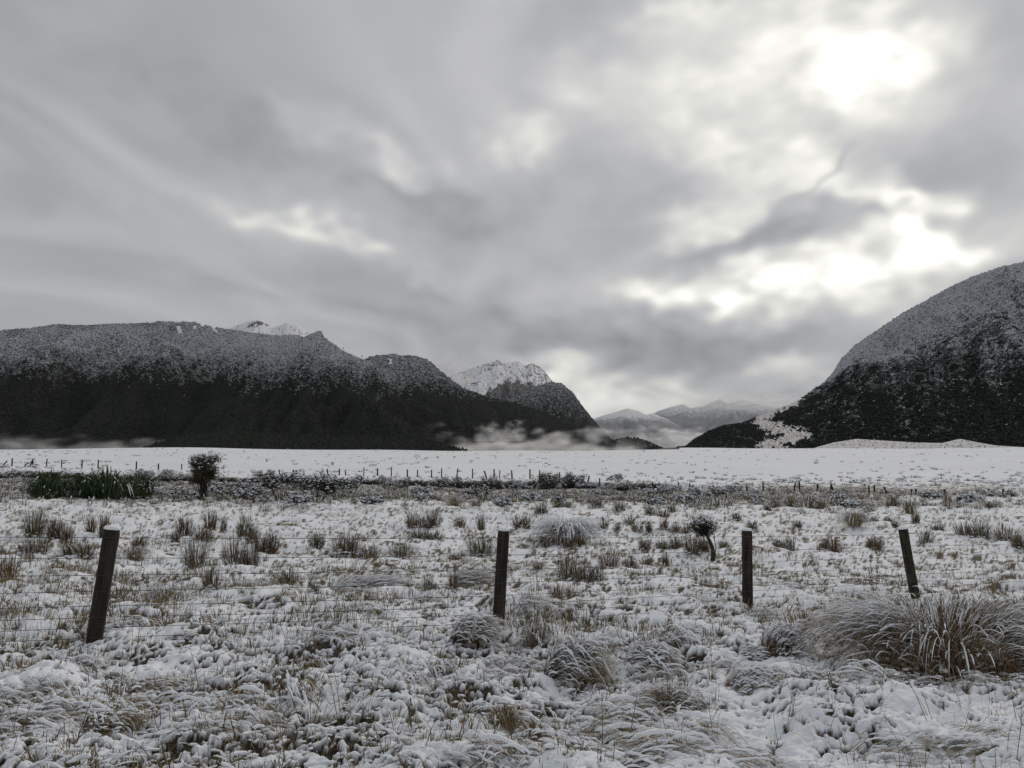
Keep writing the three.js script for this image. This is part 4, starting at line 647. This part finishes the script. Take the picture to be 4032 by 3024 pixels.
// ---------- grass and snow clots over the pasture ----------
function tuftGeometry(seed, n, h, spread, w, pal, snowy, bend = 0.5) {
  const R = rng(seed), M = new Mesher();
  for (let i = 0; i < n; i++) {
    const a = R() * 6.283, q = Math.sqrt(R()) * spread * 0.5, X = h * bend * (0.2 + R()), H = h * (0.45 + 0.6 * R()), ta = 0.6 + 0.5 * R(), c = pal[Math.floor(R() * pal.length)], x = Math.sin(a) * q, z = Math.cos(a) * q, az = a + (R() - 0.5) * 2;
    M.blade(x, -0.01, z, az, X, H, ta, w * (0.7 + 0.6 * R()), c, c, 3, -0.01);
    if (R() < snowy) M.coat(x, -0.01, z, az, X, H, ta, w * (0.8 + 0.7 * R()), 0.15 + 0.2 * R(), 0.6 + 0.38 * R(), R, 4, -0.01);
  }
  return M.geometry();
}
function scatter(name, label, geos, count, seed, place, mat = MAT.plain) {
  const R = rng(seed), lists = geos.map(() => []), m = new THREE.Matrix4(), q = new THREE.Quaternion(), e = new THREE.Euler(), s = new THREE.Vector3(), p = new THREE.Vector3();
  for (let i = 0; i < count; i++) {
    const d = place(R); if (!d) continue;
    const [b, r, k, tilt = 0, sy = 1, dy = 0, turn = null, sx = 1] = d, [x, z] = polar(b, r);
    m.compose(p.set(x, groundY(x, z) + dy, z), q.setFromEuler(e.set((R() - 0.5) * tilt, turn ?? R() * 6.283, (R() - 0.5) * tilt, 'YXZ')), s.set(k * sx, k * sy, k));
    lists[Math.floor(R() * geos.length)].push(m.clone());
  }
  const root = new THREE.Group(); root.name = numbered(name);
  lists.forEach((l, v) => { if (!l.length) return; const im = new THREE.InstancedMesh(geos[v], mat, l.length); im.name = name === 'snow' ? 'snow_clots' : 'grass_tufts'; im.userData.kind = 'stuff'; l.forEach((mm, k) => im.setMatrixAt(k, mm)); root.add(im); });
  console.log(name, label, lists.map((l) => l.length).join());
  add(tag(root, label, name, null, 'stuff'));
}
const sight = (R, ra, rb) => [Math.atan((R() * 2 - 1) * 0.78) / DEG, 1 / lerp(1 / ra, 1 / rb, R())];
const patchy = (x, z, f, o) => 0.5 + 0.5 * N2(x * f + o, z * f - o);
{
  const short = [0, 1, 2].map((i) => tuftGeometry(500 + i, 9, 0.09, 0.09, 0.0045, [C.straw, C.pale, C.olive, C.brown], 0.06, 0.8));
  scatter('grass', 'short straw grass poking out of the snow all over the pasture', short, 62000, 41, (R) => {
    const [b, r] = sight(R, 4.4, 60), [x, z] = polar(b, r);
    const d = (0.2 + 0.75 * bare(x, z, r, b)) * patchy(x, z, 0.5, 3) * 1.5 * (1 - 0.75 * sstep(-2, 8, b) * (1 - sstep(6, 8, r))) + 0.35 * sstep(34, 42, r) * (1 - sstep(50, 56, r)) * (1 - sstep(-2, 14, b));
    return R() < d * lerp(0.05, 1, sstep(9, 18, r)) ? [b, r, (0.55 + 0.8 * R()) * (1 + 0.016 * r), 0.7] : null;
  });
  const wisp = [0, 1].map((i) => tuftGeometry(520 + i, 5, 0.3, 0.12, 0.0035, [C.straw, C.pale, C.brown, C.olive], 0.1, 1.1));
  scatter('grass', 'long thin stray grass stalks standing in the near snow', wisp, 1100, 42, (R) => { const [b, r] = sight(R, 4.6, 16), [x, z] = polar(b, r); return R() < patchy(x, z, 0.6, 12) * 0.85 - 0.1 ? [b, r, 0.5 + 0.8 * R(), 0.5] : null; });
  const strand = [0, 1, 2].map((i) => tuftGeometry(540 + i, 10, 0.07, 0.14, 0.004, [C.brown, C.straw, C.dark, C.olive], 0.4, 1.9));
  scatter('grass', 'flattened snow-coated grass matted over the near ground', strand, 1500, 43, (R) => { const [b, r] = sight(R, 4.4, 22), [x, z] = polar(b, r); return R() < 1.1 * patchy(x, z, 0.8, 30) ** 2 - 0.4 * sstep(0, 10, b) * (1 - sstep(5.5, 7, r)) ? [b, r, 0.6 + 1.0 * R(), 0.5, 0.8] : null; });
  const wave = [0, 1, 2, 3].map((i) => {
    const R = rng(620 + i), M = new Mesher();
    for (let k = 0; k < 90; k++) {
      const u = (R() + R() - 1) * 0.34, al = (R() - 0.5) * 0.24, X = 0.14 + 0.34 * R(), H = (0.035 + 0.1 * R()) * (1 - Math.abs(u) * 1.6), ta = 0.36 + 0.25 * R(), az = 1.57 + (R() + R() - 1) * 0.55 + u, c = [C.straw, C.brown, C.brown, C.olive, C.pale, C.rust][Math.floor(R() * 6)];
      M.blade(al - 0.18, -0.03, u, az, X, H, ta, 0.0045 + 0.003 * R(), c, c, 6, -0.02);
      if (R() < 0.5) { const t0 = 0.1 + 0.25 * R(); M.coat(al - 0.18, -0.03, u, az, X, H, ta, 0.004 + 0.011 * R() * R(), t0, Math.min(0.95, t0 + 0.15 + 0.5 * R()), R, 6, -0.02); }
    }
    return M.geometry();
  });
  scatter('grass', 'bent-over grass combed flat by the wind with snow lying on it', wave, 560, 47, (R) => { const [b, r] = sight(R, 4.4, 17), [x, z] = polar(b, r); return R() < 1.9 * patchy(x, z, 0.5, 50) ** 3 - 0.1 - 0.35 * sstep(4, 14, b) * (1 - sstep(5.6, 6.6, r)) ? [b, r, 0.6 + 0.9 * R(), 0.25, 0.7 + 0.6 * R(), -0.01, -0.45 + (R() + R() - 1) * 0.8] : null; });
  const rank = [0, 1, 2, 3].map((i) => tuftGeometry(560 + i, 20, 0.3, 0.34, 0.014, i % 2 ? [C.brown, C.olive, C.straw] : [C.dark, C.brown, C.brown, C.straw], 0.3, 0.5));
  scatter('grass', 'rank brown grass and rushes filling the wet ground by the stream', rank, 26000, 44, (R) => {
    const [b, r] = sight(R, 36, 112), [x, z] = polar(b, r);
    const d = sstep(47, 58, r - 6 * sstep(2, 14, b) * -1) * (1 - sstep(84, 92, r)) * (1 - sstep(17, 33, b)) * (1.25 * patchy(x, z, 0.12, 7) ** 1.6) + 0.12 * sstep(36, 50, r) * patchy(x, z, 0.2, 5) ** 2 + 0.5 * sstep(98, 100, r) * (1 - sstep(104, 112, r)) * patchy(x, z, 0.07, 17) ** 2 * 1.3 * (1 - sstep(10, 13, b)) + 0.55 * sstep(14, 20, b) * sstep(68, 73, r) * (1 - sstep(78, 86, r)) * patchy(x, z, 0.15, 2);
    return R() < d ? [b, r, 0.6 + 0.9 * R() * R() + 0.2 * R(), 0.5, 0.8 + 0.5 * R()] : null;
  });
  const field = [0, 1, 2].map((i) => tuftGeometry(640 + i, 16, 0.15, 0.22, 0.0055, [[C.brown, C.straw, C.olive], [C.straw, C.pale, C.brown], [C.olive, C.brown, C.dark]][i], 0.12, 0.6));
  scatter('grass', 'thin brown and straw grass standing in patches about the field', field, 9000, 48, (R) => {
    const [b, r] = sight(R, 8.5, 58), [x, z] = polar(b, r), q = patchy(x, z, 0.33, 61);
    return R() < 1.5 * q ** 3 * (1 - 0.5 * sstep(8, 20, b)) * lerp(0.3, 1, sstep(9, 16, r)) + 0.5 * sstep(33, 39, r) * (1 - sstep(46, 52, r)) * (1 - sstep(-6, 8, b)) ? [b, r, (0.5 + 0.8 * R()) * (1 + 0.012 * r), 0.6] : null;
  });
  const speck = [0, 1].map((i) => tuftGeometry(580 + i, 14, 0.16, 0.5, 0.05, [C.dark, C.brown, C.dark], 0.3, 1.2));
  scatter('grass', 'scattered dark grass specks on the white terrace', speck, 8000, 45, (R) => {
    const [b, r] = sight(R, 99, 400), [x, z] = polar(b, r), q = patchy(x, z, 0.03, 9);
    const d = 0.16 * q * q * 1.6 + 0.25 * sstep(330, 390, r) + 0.75 * sstep(6, 14, b) * (1 - sstep(112, 135, r)) * patchy(x, z, 0.07, 21);
    return R() < d ? [b, r, (0.5 + R()) * (1 + r * 0.0018), 0.3, 1] : null;
  });
  const clot = [0, 1, 2].map((i) => { const M = new Mesher(), R = rng(600 + i); M.lump(0, 0, 0, 1, 0.55, 0.7, R); if (i) M.lump(0.9, -0.1, 0.2, 0.7, 0.45, 0.55, R); if (i > 1) M.lump(-0.8, -0.1, 0.3, 0.8, 0.4, 0.5, R); const g = M.geometry(); g.deleteAttribute('color'); return g; });
  scatter('snow', 'clots of fresh snow caught on the near grass', clot, 6000, 46, (R) => { const [b, r] = sight(R, 4.4, 20), [x, z] = polar(b, r); return R() < 0.1 + 0.5 * patchy(x, z, 0.9, 14) ? [b, r, 0.01 + 0.022 * R() * R(), 0.6, 1, 0.03 + 0.05 * R(), 0.5 + (R() - 0.5) * 1.2, 1.4] : null; }, MAT.snow);
}
renderer.render(scene, camera);
